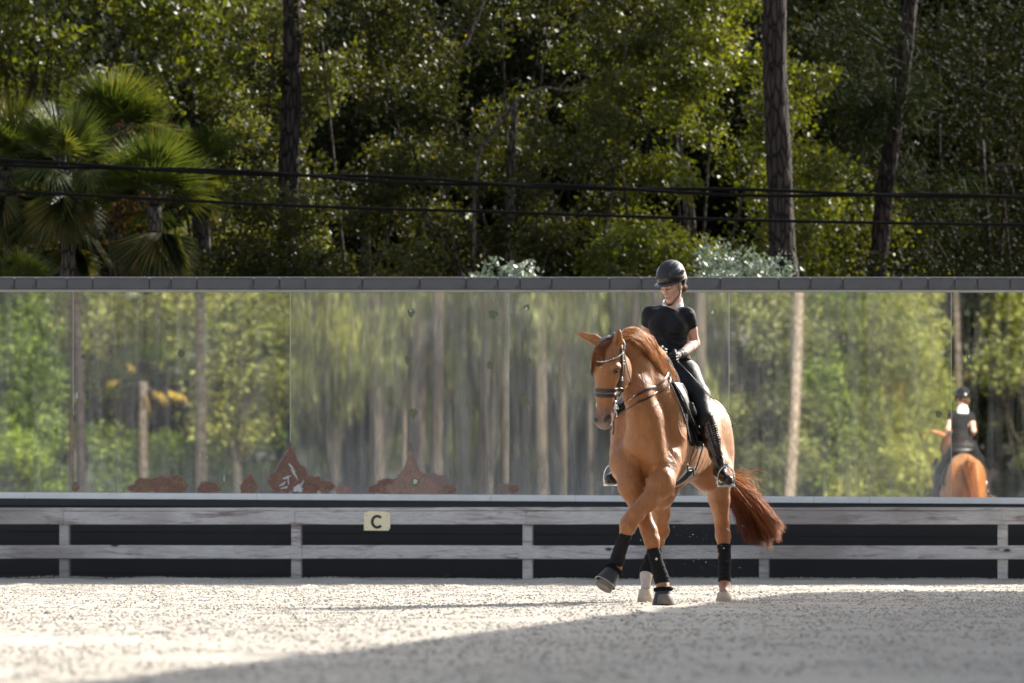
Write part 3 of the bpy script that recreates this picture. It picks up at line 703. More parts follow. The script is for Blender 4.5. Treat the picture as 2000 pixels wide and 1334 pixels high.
pine('slimmer leaning pine trunk with needle tufts at the right', [(1712, 600), (1716, 500), (1728, 380), (1746, 250), (1766, 120), (1780, 0)], 78.5, 0.142, 0.105, 421, ne, [((1744, 345), (1815, 385), 0.02), ((1750, 230), (1690, 210), 0.025), ((1752, 250), (1800, 180), 0.02), ((1764, 110), (1665, 55), 0.03)])

# ---- fan palms
def fan(bv, br, fc, base, d, up, L, R, r, nb=44, spread=2.5, droop=0.35, tone=0.5):
    """petiole along d then a folded fan"""
    d = unit(np.asarray(d, float)); s = unit(np.cross(d, up)); nrm = np.cross(s, d); hub = base+d*L
    for i in range(nb):
        a = (i/(nb-1)-0.5)*2*spread*0.5*1.15; dirv = d*math.cos(a)+s*math.sin(a); ll = R*(0.72+0.28*math.cos(a*0.8))*r.uniform(.9, 1.05)
        side = unit(np.cross(dirv, nrm)); w = 0.012+0.006*r.random(); fold = nrm*0.012*(1 if i % 2 else -1)
        mid = hub+dirv*ll*0.48-np.array([0, 0, 1])*ll*0.08*droop; tip = hub+dirv*ll*0.98-np.array([0, 0, 1])*ll*(0.45*droop*r.uniform(.6, 1.4))
        n0 = len(bv); bv += [hub, mid+side*w+fold, tip, mid-side*w+fold]; fc.append((n0, n0+1, n0+2, n0+3)); tt = min(1, max(0, tone+r.uniform(-.18, .18))); br += [tt]*4
def palm(label, px, py, Y, n, L, R, seed, zb=0.0, dead=12, name='fan_palm', up_bias=0.5, mat=None):
    hub = P(px, py, Y); t = thing(name, label, 'palm', (hub[0], Y, -0.03)); r = random.Random(seed); c = np.array([0, 0, hub[2]])
    V, A, Fc = [], [], []; pet = MB()
    for i in range(n):
        az = i*2.399+r.uniform(-.9, .9); el = r.uniform(-0.2, 1.35) if i > 5 else 1.35-0.13*i
        d = np.array([math.cos(az)*math.cos(el), math.sin(az)*math.cos(el), math.sin(el)]); up = np.array([-math.cos(az)*math.sin(el)*0.8+r.uniform(-.5, .5), -math.sin(az)*math.sin(el)*0.8+r.uniform(-.5, .5), math.cos(el)+0.2])
        l_ = L*r.uniform(.7, 1.15); fan(V, A, Fc, c, d, up, l_, R*r.uniform(.8, 1.1), r, droop=0.25+0.8*max(0, 0.8-el), tone=0.4+0.4*r.random())
        pet.tube([c-d*0.03, c+d*l_*1.02], [0.012, 0.008], 5)
    for i in range(dead):
        az = r.uniform(0, 6.28); d = np.array([math.cos(az)*0.45, math.sin(az)*0.45, -0.9]); fan(V, A, Fc, c-np.array([0, 0, .1]), d, np.array([math.cos(az), math.sin(az), .4]), L*0.6, R*0.9, r, tone=0.92 if i % 2 else 0.1, droop=0.2)
    mk('crown', np.array(V), Fc, mat or M_PALM, t, False, attrs={'rnd': A}, world=False)
    pet.build('leaf_stalk', M_BARK, t, True, world=False)
    b = MB(); q = np.array([[0.04*math.sin(z*2), 0, z] for z in np.linspace(-0.05, hub[2], 16)]); b.tube(q, np.array([0.09+0.02*(i % 2) for i in range(16)]), 10); b.build('trunk', M_BARK, t, True, world=False)
palm('fan palm with sunlit upright fans, tallest of the palms', 222, 275, 74.5, 20, 0.42, 0.85, 501)
palm('fan palm with wide blue green fans left of the tallest palm', 128, 330, 72.6, 19, 0.38, 0.80, 511)
palm('fan palm cut off by the left edge of the photo', 15, 330, 73.5, 18, 0.40, 0.85, 521)
palm('dark fan palm with hanging fronds nearest the left pine trunk', 300, 400, 72.2, 20, 0.42, 0.82, 531, dead=12)
palm('shaded fan palm with drooping dead fronds below the blue green one', 130, 440, 73.2, 14, 0.32, 0.6, 541, dead=10)
palm('small dim fan palm just over the wall at the far left', 55, 560, 70.5, 9, 0.22, 0.42, 551, dead=0)
palm('low fan palm with a few fans over the wall beside the hanging fronds', 395, 330, 76.0, 9, 0.3, 0.55, 561, dead=2)
bush('rusty flowered bush between the palm fans', 235, 74.2, 0.35, 5.9, 900, 0.06, leaf_mat('rusty flowers', [(0, (0.20, 0.07, 0.03)), (0.6, (0.30, 0.13, 0.05)), (1, (0.28, 0.25, 0.05))]), 571)

# ---- woodland behind the photographer, seen only in the mirrors
C2 = np.array([2*WY*cw*sw, 2*WY*cw*cw]); AX = np.array([-2*cw*sw, 1-2*cw*cw]); RX = np.array([1-2*sw*sw, -2*sw*cw])
def MPt(px, s):
    v = C2+AX*s+RX*((px-1000)/F*s); return v[0], v[1]
def mz(py, s): return CZ+(HZ-py)/F*s
def mtree(name, label, px, s, R, z0, z1, ncl, nl_, L, mat, seed, **kw):
    x, y = MPt(px, s); return tree(name, label, x, y, R, z0, z1, ncl, nl_, L, mat, seed, **kw)
mtree('leafy_tree', 'fresh green feathery tree mirrored at the far left', 20, 138, 1.9, 0.8, 6.8, 36, 9000, 0.15, M_MGRN, 601, droop=.3)
mtree('leafy_tree', 'yellow green tree mirrored above the palm in the second mirror', 250, 146, 2.6, 4.0, 9.5, 40, 9000, 0.17, M_MYEL, 611)
mtree('leafy_tree', 'pale yellow green tree hanging low left of the second mirror seam', 470, 140, 1.7, 2.9, 8.8, 34, 9000, 0.15, M_MYEL, 621)
mtree('leafy_tree', 'yellow leaved tree mirrored right of the second seam', 650, 142, 1.1, 3.0, 8.0, 22, 5000, 0.15, M_MYEL, 631)
mtree('leafy_tree', 'olive crown mirrored high over the beige trunks in the third mirror', 800, 153, 1.7, 5.0, 9.5, 22, 5000, 0.16, M_MOLI, 636)
mtree('leafy_tree', 'sparse olive crown mirrored above the rusty cone in the third mirror', 735, 137, 1.2, 4.4, 8.5, 16, 2600, 0.15, M_MOLI, 742, tr=.07)
mtree('leafy_tree', 'sparse dark green crown mirrored at the top left of the fourth mirror', 940, 137, 1.3, 4.5, 8.5, 16, 2800, 0.15, M_OAKG, 746, tr=.07)
mtree('leafy_tree', 'sparse olive crown mirrored just left of the horse ear', 1110, 137, 1.1, 4.2, 8.5, 14, 2400, 0.15, M_MOLI, 748, tr=.06)
mtree('leafy_tree', 'olive crown mirrored high beside the third seam', 1030, 150, 1.5, 4.8, 9.5, 22, 4500, 0.16, M_MOLI, 638)
mtree('leafy_tree', 'olive tree mirrored behind the horse head', 1220, 146, 1.9, 3.4, 9.0, 34, 8000, 0.16, M_MOLI, 641)
mtree('leafy_tree', 'olive green tree mirrored between rider and pale trunk', 1440, 144, 1.8, 1.0, 8.5, 44, 12000, 0.15, M_MOLI, 651)
mtree('leafy_tree', 'green tree mirrored right beside the pale trunk', 1650, 146, 1.7, 1.0, 8.5, 42, 11000, 0.15, M_MGRN, 661)
mtree('bamboo', 'tall yellow green bamboo mirrored in the fifth mirror', 1750, 138, 1.15, 0.8, 8.0, 44, 13000, 0.24, M_MYEL, 671, cat='bamboo', asp=0.16, droop=.5, tr=0.06, bark=M_DRY)
mtree('leafy_tree', 'yellow green tree mirrored at the right edge behind the rider', 2010, 140, 0.95, 1.2, 7.6, 20, 3600, 0.15, M_MYEL, 681)
def mbush(label, px, s, R, h, n, mat, seed, L=0.13):
    x, y = MPt(px, s); t = thing('bush', label, 'bush', (x, y, 0)); r = np.random.default_rng(seed)
    cl = [(r.uniform(-R, R), r.uniform(-R, R)*.7, r.uniform(.5, h), r.uniform(.35, .7)) for _ in range(16)]
    crown_mesh('foliage', cl, n, L, 0.45, mat, t, seed, .2); limb_mesh('stem', h*.6, 0.05, cl, M_BARK, t, seed+2, 8)
mbush('fresh green bush mirrored under the palm', 330, 150, 1.9, 3.1, 7000, M_MGRN, 701)
mbush('fresh green bush mirrored low in the second mirror', 215, 142, 0.9, 3.0, 3600, M_MGRN, 711)
mbush('green bush mirrored low left of the second seam', 520, 146, 1.1, 3.2, 5000, M_MGRN, 721)
mbush('green bush mirrored at the far left foot', 60, 134, 1.3, 2.6, 5000, M_MGRN, 731)
mbush('olive bush mirrored low beside the horse tail', 1500, 136, 0.8, 2.4, 3500, M_MOLI, 741)
mbush('yellow bush mirrored low under the bamboo', 1700, 134, 0.9, 2.6, 3800, M_MYEL, 751)
# mirrored palm with dead yellow fronds
x, y = MPt(290, 137); t = thing('fan_palm', 'palm with drooping dead yellow fronds mirrored in the second mirror', 'palm', (x, y, 0)); r = random.Random(31); V, A, Fc = [], [], []; V2, A2, F2 = [], [], []
hz = mz(745, 137); c = np.array([0, 0, hz])
for i in range(13):
    az = i*2.4; el = r.uniform(.1, 1.3); d = np.array([math.cos(az)*math.cos(el), math.sin(az)*math.cos(el), math.sin(el)]); fan(V, A, Fc, c, d, np.array([-d[0]*.7, -d[1]*.7, 1.0]), 0.6, 0.85, r, nb=24)
for px_, py_ in ((330, 775), (350, 780), (385, 775), (305, 790), (410, 785), (200, 740), (255, 700)):
    e = np.array([*(np.array(MPt(px_, 137))-np.array([x, y])), mz(py_, 137)]); d = e-c; l_ = np.linalg.norm(d); fan(V2, A2, F2, c, d, np.array([0, 0, 1.0]), l_*0.55, 0.42, r, nb=18, droop=1.2)
mk('crown', np.array(V), Fc, M_PALM, t, False, attrs={'rnd': A}, world=False); mk('dead_fronds', np.array(V2), F2, M_DRY, t, False, attrs={'rnd': A2}, world=False)
b = MB(); b.tube(np.array([[0, 0, z] for z in np.linspace(-.05, hz, 10)]), 0.13, 12); b.build('trunk', M_BEI, t, True, world=False)
# mirrored trunks
def mtrunk(label, pts, s, r0, mat, seed, group=None):
    x, y = MPt(pts[0][0], s); t = thing('tall_tree', label, 'tree', (x, y, 0), group); q = []
    for px_, py_ in pts:
        a = np.array(MPt(px_, s))-np.array([x, y]); q.append([a[0], a[1], mz(py_, s)])
    q = [[q[0][0], q[0][1], -0.05]]+q; l_ = np.array(q[-1]); q.append(list(l_+(l_-np.array(q[-2]))/np.linalg.norm(l_-np.array(q[-2]))*4.0)); q = spline(q, 30)
    b = MB(); b.tube(q, np.linspace(r0, r0*0.75, 30), 12); b.build('trunk', mat, t, True, world=False)
    r = np.random.default_rng(seed); cl = [(*(q[-1]+r.normal(size=3)*np.array([1.0, 1.0, .7])), .7) for _ in range(9)]
    crown_mesh('crown', cl, 1300, 0.2, 0.5, M_MOLI, t, seed)
mtrunk('straight pale lit trunk mirrored right of the rider', [(1534, 1000), (1546, 800), (1552, 560)], 134, 0.165, M_PALE, 801)
mtrunk('slim pale trunk mirrored above the mirrored rider', [(1878, 960), (1874, 780), (1864, 560)], 139, 0.075, M_BEI, 803)
mtrunk('dark trunk mirrored beside the first mirror seam', [(172, 1000), (165, 800), (152, 560)], 134, 0.12, M_PINE, 805)
mtrunk('dark trunk mirrored right of the mirrored palm', [(404, 1000), (402, 800), (400, 560)], 139, 0.14, M_BARK, 807)
mtrunk('thin dark trunk mirrored at the far left', [(130, 1000), (132, 700), (131, 560)], 132, 0.08, M_PINE, 809)
rr = random.Random(12); px = 596; i = 0
names = ['slim', 'stout', 'straight', 'leaning', 'crooked', 'pale', 'greyish', 'shaded']
used = set(); tenth = ['at the left seam', 'one tenth across', 'two tenths across', 'three tenths across', 'four tenths across', 'midway across', 'six tenths across', 'seven tenths across', 'eight tenths across', 'nine tenths across', 'at the right seam']
def trunk_label(px, w, s_, ln):
    k = 0
    while seams[k+1] < px: k += 1
    f_ = round((px-seams[k])/(seams[k+1]-seams[k])*10)
    for extra in ('', 'leaning ', 'straight ', 'crooked '):
        l = '%s%s %s trunk mirrored %s the %s mirror' % (extra, 'slim' if w < .16 else 'stout' if w > .24 else 'middling', 'near' if s_ < 150 else 'far', tenth[f_].replace(' seam', '') if f_ in (0, 10) else tenth[f_], ['first', 'second', 'third', 'fourth', 'fifth', 'sixth'][k])
        l = l.replace('at the left the', 'at the left end of the').replace('at the right the', 'at the right end of the')
        if l not in used: break
    used.add(l); return l
while px < 1430:
    s_ = rr.choice((141, 149, 158, 166)); w = rr.uniform(0.08, 0.22); ln = rr.uniform(-9, 9)
    lab = trunk_label(px, w, s_, ln)
    mat_ = M_BEI
    mtrunk(lab, [(px, 1010), (px+ln*.5, 800), (px+ln, 560)], s_, w, mat_, 820+i, 'beige trunks mirrored in the middle'); i += 1
    px += rr.uniform(32, 66)
for j, (px, s_) in enumerate(((90, 160), (420, 162), (560, 160), (1130, 172), (1320, 158), (1560, 160), (1740, 158), (1930, 168), (2080, 160))):
    mtree('shade_tree', ['dark tree mirrored deep behind the far left shrubs', 'dark tree mirrored deep behind the palm', 'dark tree mirrored deep behind the second seam', 'dark tree mirrored deep behind the horse head', 'dark tree mirrored deep behind the rider', 'dark tree mirrored behind the pale trunk', 'dark tree mirrored behind the bamboo', 'dark tree mirrored right behind the mirrored rider', 'dark tree mirrored beyond the right edge'][j], px, s_, 2.3, 0.6, 10.5, 34, 9000, 0.24, M_DARK, 900+j*3, group='dark trees deep in the mirrored wood')
for j, (px_, lab) in enumerate(((690, 'dark green tree mirrored between the trunks after the second seam'), (860, 'dark green tree mirrored between the middle trunks'), (980, 'dark green tree mirrored at the third seam'), (1090, 'dark green tree mirrored between trunks left of the horse'), (1270, 'dark green tree mirrored between trunks beside the rider'))):
    mtree('shade_tree', lab, px_, 163+j % 2*4, 1.9, 1.2, 9.0, 40, 9000, 0.17, M_OAKG, 960+j*3, group='dark trees deep in the mirrored wood')
r = np.random.default_rng(6); cl = []
for _ in range(620):
    x, y = MPt(r.uniform(-1800, 4000), r.uniform(176, 186)); cl.append((x, y, r.uniform(0.3, 15), r.uniform(1.2, 2.2)))
w2 = crown_mesh('deep_wood', cl, 120000, 0.42, 0.55, M_DARK, None, 78); w2['kind'] = 'stuff'; w2['label'] = 'far dark woodland behind the arena seen in the mirrors'
# ================================================================== IMPLICIT SURFACE KIT
class Field:
    def __init__(s, lo, hi, h):
        s.lo = np.array(lo, float); s.h = h
        s.n = np.ceil((np.array(hi)-s.lo)/h).astype(int)+1
        s.F = np.full(s.n, 9.0, np.float32)
    def _win(s, lo, hi, pad):
        a = np.maximum(0, np.floor((lo-pad-s.lo)/s.h).astype(int)); b = np.minimum(s.n, np.ceil((hi+pad-s.lo)/s.h).astype(int)+1)
        if np.any(b <= a): return None
        sl = tuple(slice(i, j) for i, j in zip(a, b))
        ax = [(s.lo[i]+s.h*np.arange(a[i], b[i])).astype(np.float32) for i in range(3)]
        return sl, ax[0][:, None, None], ax[1][None, :, None], ax[2][None, None, :]
    def put(s, w, d, k, op='u'):
        A = s.F[w]
        if op == 'u':
            if k <= 0: s.F[w] = np.minimum(A, d); return
            hh = np.maximum(k-np.abs(A-d), 0)/k; s.F[w] = np.minimum(A, d)-hh*hh*k*0.25
        elif op == 's':
            d = -d; hh = np.maximum(k-np.abs(A-d), 0)/max(k, 1e-6); s.F[w] = np.maximum(A, d)+hh*hh*k*0.25
    def ell(s, c, r, R=None, k=0.05, op='u'):
        c = np.asarray(c, float); r = np.asarray(r, float); m = r.max()
        w = s._win(c-m, c+m, k+0.04)
        if w is None: return s
        sl, x, y, z = w; x = x-c[0]; y = y-c[1]; z = z-c[2]
        if R is not None:
            x, y, z = (R[0][0]*x+R[0][1]*y+R[0][2]*z, R[1][0]*x+R[1][1]*y+R[1][2]*z, R[2][0]*x+R[2][1]*y+R[2][2]*z)
        k0 = np.sqrt((x/r[0])**2+(y/r[1])**2+(z/r[2])**2); k1 = np.sqrt((x/r[0]**2)**2+(y/r[1]**2)**2+(z/r[2]**2)**2)
        s.put(sl, (k0*(k0-1)/(k1+1e-9)).astype(np.float32), k, op); return s
    def cone(s, a, b, ra, rb, k=0.04, op='u', flat=None, fs=1.0):
        """tapered capsule; flat = unit vector along which it is squashed by fs"""
        a = np.asarray(a, float); b = np.asarray(b, float); m = max(ra, rb)*max(1, fs)
        w = s._win(np.minimum(a, b)-m, np.maximum(a, b)+m, k+0.04)
        if w is None: return s
        sl, x, y, z = w; ab = b-a; L2 = float(ab@ab)+1e-12
        px, py, pz = x-a[0], y-a[1], z-a[2]
        t = np.clip((px*ab[0]+py*ab[1]+pz*ab[2])/L2, 0, 1)
        dx, dy, dz = px-t*ab[0], py-t*ab[1], pz-t*ab[2]
        if flat is not None:
            q = dx*flat[0]+dy*flat[1]+dz*flat[2]; g = q*(1/fs-1); dx = dx+g*flat[0]; dy = dy+g*flat[1]; dz = dz+g*flat[2]
        d = np.sqrt(dx*dx+dy*dy+dz*dz)-(ra+(rb-ra)*t)
        if flat is not None: d = d*min(1, fs)
        s.put(sl, d.astype(np.float32), k, op); return s
    def chain(s, pts, rr, k=0.04, **kw):
        for i in range(len(pts)-1): s.cone(pts[i], pts[i+1], rr[i], rr[i+1], k, **kw)
        return s
    def sub(s, lo, hi, off=0.0):
        lo = np.maximum(np.asarray(lo), s.lo); a = np.maximum(0, np.floor((lo-s.lo)/s.h).astype(int)); b = np.minimum(s.n, np.ceil((np.asarray(hi)-s.lo)/s.h).astype(int)+1)
        g = Field.__new__(Field); g.lo = s.lo+a*s.h; g.h = s.h; g.n = b-a; g.F = s.F[a[0]:b[0], a[1]:b[1], a[2]:b[2]].copy()-off; return g
    def coords(s):
        return [(s.lo[i]+s.h*np.arange(s.n[i])).astype(np.float32) for i in range(3)]
    def clip(s, p, n, k=0.0):
        """keep the side where (x-p).n < 0"""
        X, Y, Z = s.coords(); d = ((X-p[0])*n[0])[:, None, None]+((Y-p[1])*n[1])[None, :, None]+((Z-p[2])*n[2])[None, None, :]
        s.F = np.maximum(s.F, d.astype(np.float32)); return s
    def inter(s, g):
        """intersect with another field on the same lattice"""
        s.F = np.maximum(s.F, g.F); return s
    def sample(s, p):
        q = (p-s.lo)/s.h; i = np.clip(np.floor(q).astype(int), 0, s.n-2); f = q-i; o = 0
        for dx in (0, 1):
            for dy in (0, 1):
                for dz in (0, 1):
                    w = (f[:, 0] if dx else 1-f[:, 0])*(f[:, 1] if dy else 1-f[:, 1])*(f[:, 2] if dz else 1-f[:, 2])
                    o = o+w*s.F[i[:, 0]+dx, i[:, 1]+dy, i[:, 2]+dz]
        return o
    def grad(s, p):
        e = s.h; g = np.stack([s.sample(p+np.eye(3)[i]*e)-s.sample(p-np.eye(3)[i]*e) for i in range(3)], 1); return unit(g)
    def snap(s, p, off=0.0, it=5):
        p = np.array(p, float)
        for _ in range(it):
            d = s.sample(p)-off; p = p-s.grad(p)*(np.clip(d, -0.03, 0.03))[:, None]
        return p
    def mesh(s):
        Fv = s.F.copy(); Fv[0] = Fv[-1] = 1; Fv[:, 0] = Fv[:, -1] = 1; Fv[:, :, 0] = Fv[:, :, -1] = 1
        I = Fv < 0; nx, ny, nz = s.n
        c = I[:-1, :-1, :-1].astype(np.int8)
        for dx in (0, 1):
            for dy in (0, 1):
                for dz in (0, 1):
                    if dx or dy or dz: c = c+I[dx:nx-1+dx, dy:ny-1+dy, dz:nz-1+dz]
        act = (c > 0) & (c < 8); idx = np.full(act.shape, -1, np.int64); ijk = np.argwhere(act); idx[act] = np.arange(len(ijk))
        acc = np.zeros((len(ijk), 3)); cnt = np.zeros(len(ijk)); x, y, z = ijk.T
        for ax in range(3):
            for a in (0, 1):
                for b in (0, 1):
                    o = [0, 0, 0]; o[(ax+1) % 3] = a; o[(ax+2) % 3] = b; e = o.copy(); e[ax] = 1
                    f0 = Fv[x+o[0], y+o[1], z+o[2]]; f1 = Fv[x+e[0], y+e[1], z+e[2]]; m = (f0 < 0) != (f1 < 0)
                    t = np.where(m, f0/(f0-f1+1e-12), 0); q = np.array(o, float)[None].repeat(len(ijk), 0); q[:, ax] += t
                    acc[m] += q[m]; cnt[m] += 1
        V = s.lo+(ijk+acc/cnt[:, None])*s.h; Q = []
        for ax in range(3):
            A = np.moveaxis(Fv, ax, 0); ins0 = A[:-1] < 0; ins1 = A[1:] < 0; m = ins0 != ins1
            m = np.moveaxis(m, 0, ax); e = np.argwhere(m)
            sl0 = np.moveaxis(ins0, 0, ax)[m]
            b, c_ = (ax+1) % 3, (ax+2) % 3
            ok = (e[:, b] > 0) & (e[:, c_] > 0) & (e[:, b] < s.n[b]-1) & (e[:, c_] < s.n[c_]-1); e = e[ok]; sl0 = sl0[ok]
            def at(db, dc):
                q = e.copy(); q[:, b] += db; q[:, c_] += dc; return idx[q[:, 0], q[:, 1], q[:, 2]]
            qd = np.stack([at(-1, -1), at(0, -1), at(0, 0), at(-1, 0)], 1); qd[~sl0] = qd[~sl0][:, ::-1]; Q.append(qd)
        return V, np.vstack(Q)
def relax(V, Q, it=2, lam=0.5):
    n = len(V); nxt = np.concatenate([Q[:, [0, 1]], Q[:, [1, 2]], Q[:, [2, 3]], Q[:, [3, 0]]]); deg = np.bincount(nxt[:, 0], minlength=n)+np.bincount(nxt[:, 1], minlength=n)
    for _ in range(it):
        for l in (lam, -lam*1.03):
            A = np.stack([np.bincount(nxt[:, 0], V[nxt[:, 1], i], n)+np.bincount(nxt[:, 1], V[nxt[:, 0], i], n) for i in range(3)], 1)
            V = V+l*(A/np.maximum(deg, 1)[:, None]-V)
    return V
def fmesh(name, f, mat, parent, it=2, attrs=None, disp=None):
    V, Q = f.mesh(); V = relax(V, Q, it)
    if disp is not None: V = disp(V)
    return mk(name, V, Q, mat, parent, True, attrs=attrs(V) if attrs else None)

# ================================================================== HORSE
SH = np.array([0.985, 41.42, 0.0]); HD = np.array([-0.285, -0.958, 0.0]); HD /= np.linalg.norm(HD); LF = np.array([-HD[1], HD[0], 0.0]); UP = np.array([0, 0, 1.0])
def HL(x, y, z): return SH+LF*x+HD*y+UP*z                 # horse frame: left, forward, up
RH = np.array([LF, HD, UP])
hf = Field((0.05, 40.55, -0.02), (2.15, 43.55, 2.22), 0.0085)
K = 0.09
# trunk
hf.ell(HL(0, -0.58, 1.20), (0.285, 0.66, 0.325), RH, K)
hf.ell(HL(0, -0.08, 1.19), (0.262, 0.32, 0.36), RH, K)
hf.ell(HL(0, -0.95, 1.24), (0.27, 0.42, 0.285), RH, K)
hf.ell(HL(0, -1.30, 1.29), (0.27, 0.36, 0.28), RH, K)
hf.cone(HL(0, -0.16, 1.50), HL(0, -0.50, 1.50), 0.11, 0.10, 0.12)           # withers
hf.cone(HL(0, -0.55, 1.44), HL(0, -1.15, 1.47), 0.12, 0.14, 0.12)
for s_ in (1, -1):
    hf.ell(HL(0.155*s_, -0.03, 1.20), (0.115, 0.20, 0.31), RH, 0.05)        # shoulder blade
    hf.ell(HL(0.12*s_, 0.17, 1.05), (0.115, 0.115, 0.15), RH, 0.05)         # breast muscle
    hf.ell(HL(0.165*s_, 0.09, 1.12), (0.09, 0.12, 0.12), RH, 0.04)          # point of shoulder
    hf.ell(HL(0.14*s_, -1.33, 1.22), (0.135, 0.27, 0.31), RH, 0.06)          # haunch
    hf.ell(HL(0.15*s_, -1.14, 1.05), (0.10, 0.15, 0.20), RH, 0.08)          # stifle
hf.cone(HL(0, 0.30, 1.24), HL(0, 0.27, 0.98), 0.014, 0.012, 0.035, 's')
# neck
def Y_(y): return y-0.45
def Q_(px, py, Y): return P(px, py, Y-0.45)
nk_crest = [Q_(1212, 671, 41.30), Q_(1232, 664, 41.42), Q_(1256, 676, 41.60), Q_(1276, 706, 41.78), Q_(1293, 745, 41.98), Q_(1306, 785, 42.18)]
hf.chain(nk_crest, [0.070, 0.078, 0.080, 0.085, 0.10, 0.13], 0.06)
nk_mid = [Q_(1218, 690, 41.40), Q_(1240, 715, 41.56), Q_(1262, 755, 41.66), Q_(1274, 800, 41.74), Q_(1274, 850, 41.80)]
hf.chain(nk_mid, [0.085, 0.115, 0.142, 0.17, 0.19], 0.07)
nk_thr = [Q_(1224, 735, 41.42), Q_(1242, 775, 41.46), Q_(1255, 815, 41.52), Q_(1258, 860, 41.60)]
hf.chain(nk_thr, [0.068, 0.080, 0.105, 0.15], 0.07)
hf.chain([Q_(1290, 735, 41.80), Q_(1302, 790, 41.78), Q_(1312, 850, 41.72)], [0.07, 0.09, 0.085], 0.12)
hf.chain([Q_(1250, 750, 41.48), Q_(1266, 820, 41.50), Q_(1282, 895, 41.52)], [0.055, 0.070, 0.07], 0.10)   # brachiocephalic ridge
# head
HO = Q_(1187, 712, 41.14); ya = math.radians(31); pit = math.radians(-2)
hy = np.array([-math.sin(ya)*math.cos(pit), -math.cos(ya)*math.cos(pit), math.sin(pit)]); hx = np.array([math.cos(ya), -math.sin(ya), 0.0]); hz_ = -np.cross(hx, hy)
rl = math.radians(-3); hx, hz_ = hx*math.cos(rl)+hz_*math.sin(rl), hz_*math.cos(rl)-hx*math.sin(rl)
def HH(x, y, z): return HO+hx*x+hy*y+hz_*z
RHD = np.array([hx, hy, hz_])
hf.ell(HH(0, -0.05, 0.09), (0.082, 0.115, 0.10), RHD, 0.05)
hf.ell(HH(0, -0.01, 0.01), (0.097, 0.098, 0.12), RHD, 0.05)
hf.cone(HH(0, 0.022, -0.04), HH(0, 0.038, -0.345), 0.066, 0.046, 0.05)
hf.cone(HH(0, -0.03, -0.04), HH(0, 0.01, -0.33), 0.072, 0.044, 0.05)
for s_ in (1, -1):
    hf.ell(HH(0.056*s_, -0.120, -0.055), (0.038, 0.115, 0.125), RHD, 0.03)   # cheek
    hf.ell(HH(0.090*s_, 0.032, -0.012), (0.028, 0.042, 0.026), RHD, 0.025)
    hf.cone(HH(0.07*s_, -0.262, 0.03), HH(0.06*s_, -0.235, -0.15), 0.012, 0.010, 0.04, 's')    # brow
    hf.cone(HH(0.070*s_, 0.02, -0.075), HH(0.048*s_, 0.035, -0.23), 0.020, 0.012, 0.03)   # facial crest
    hf.ell(HH(0.038*s_, 0.048, -0.385), (0.026, 0.038, 0.045), RHD, 0.022)    # nostril flare
hf.cone(HH(0, -0.10, -0.13), HH(0, -0.028, -0.36), 0.045, 0.034, 0.05)
hf.ell(HH(0, 0.010, -0.385), (0.047, 0.048, 0.062), RHD, 0.035)
hf.ell(HH(0, 0.030, -0.430), (0.046, 0.038, 0.026), RHD, 0.03)               # upper lip
hf.ell(HH(0, -0.022, -0.430), (0.034, 0.034, 0.028), RHD, 0.02)
for s_ in (1, -1): hf.cone(HH(0.052*s_, 0.045, -0.428), HH(0.046*s_, -0.03, -0.395), 0.006, 0.004, 0.010, 's')              # lower lip and chin
for s_ in (1, -1):
    hf.cone(HH(0.060*s_, 0.066, -0.368), HH(0.034*s_, 0.092, -0.402), 0.008, 0.013, 0.010, 's')
    hf.ell(HH(0.100*s_, 0.035, -0.040), (0.020, 0.026, 0.018), RHD, 0.014, 's')
    hf.ell(HH(0.083*s_, 0.035, -0.040), (0.021, 0.022, 0.018), RHD, 0.008)
# ears
def ear(base, tip, opening):
    base = np.array(base); tip = np.array(tip); ax = unit(tip-base); op = unit(opening-ax*np.dot(opening, ax)); sd = np.cross(ax, op); L = np.linalg.norm(tip-base)
    for t0, t1, r0, r1 in ((0, .35, .031, .038), (.35, .7, .038, .024), (.7, 1, .024, .003)):
        hf.cone(base+ax*L*t0, base+ax*L*t1, r0, r1, 0.012, flat=op, fs=0.62)
    hf.cone(base+ax*L*0.22+op*0.019, base+ax*L*0.86+op*0.010, 0.020, 0.006, 0.006, 's', flat=op, fs=0.8)
ear(HH(-0.062, -0.055, 0.145), Q_(1122, 649, 41.30), hy*0.8+UP*0.1-hx*0.2)
ear(HH(0.060, -0.020, 0.125), Q_(1209, 641, 41.10), hx*0.9+hy*0.55)
# legs
def leg(pts, rr, k=0.035): hf.chain(pts, rr, k)
# left fore: lifted, crossing in front
LA = [Q_(1300, 900, 41.66), Q_(1292, 945, 41.50), Q_(1268, 978, 41.42), Q_(1240, 1006, 41.34), Q_(1228, 1024, 41.34), Q_(1218, 1056, 41.40), Q_(1206, 1094, 41.50), Q_(1202, 1108, 41.52), Q_(1195, 1124, 41.50)]
leg(LA[:4], [0.115, 0.092, 0.066, 0.053], 0.045); leg(LA[3:6], [0.054, 0.052, 0.036]); leg(LA[5:], [0.034, 0.036, 0.040, 0.032])
hf.ell(Q_(1283, 944, 41.44), (0.06, 0.05, 0.055), None, 0.06)
hf.ell(Q_(1300, 932, 41.46), (0.04, 0.05, 0.05), None, 0.03)
hf.ell(Q_(1240, 1018, 41.44), (0.030, 0.045, 0.030), None, 0.02)             # back of the knee
# right fore: planted
LB = [Q_(1226, 905, 41.70), Q_(1233, 950, 41.62), Q_(1250, 995, 41.58), Q_(1268, 1038, 41.55), Q_(1273, 1056, 41.54), Q_(1279, 1085, 41.55), Q_(1291, 1128, 41.56), Q_(1294, 1142, 41.55), Q_(1298, 1160, 41.50)]
leg(LB[:4], [0.12, 0.090, 0.062, 0.053], 0.045); leg(LB[3:6], [0.053, 0.050, 0.036]); leg(LB[5:], [0.034, 0.036, 0.041, 0.036])
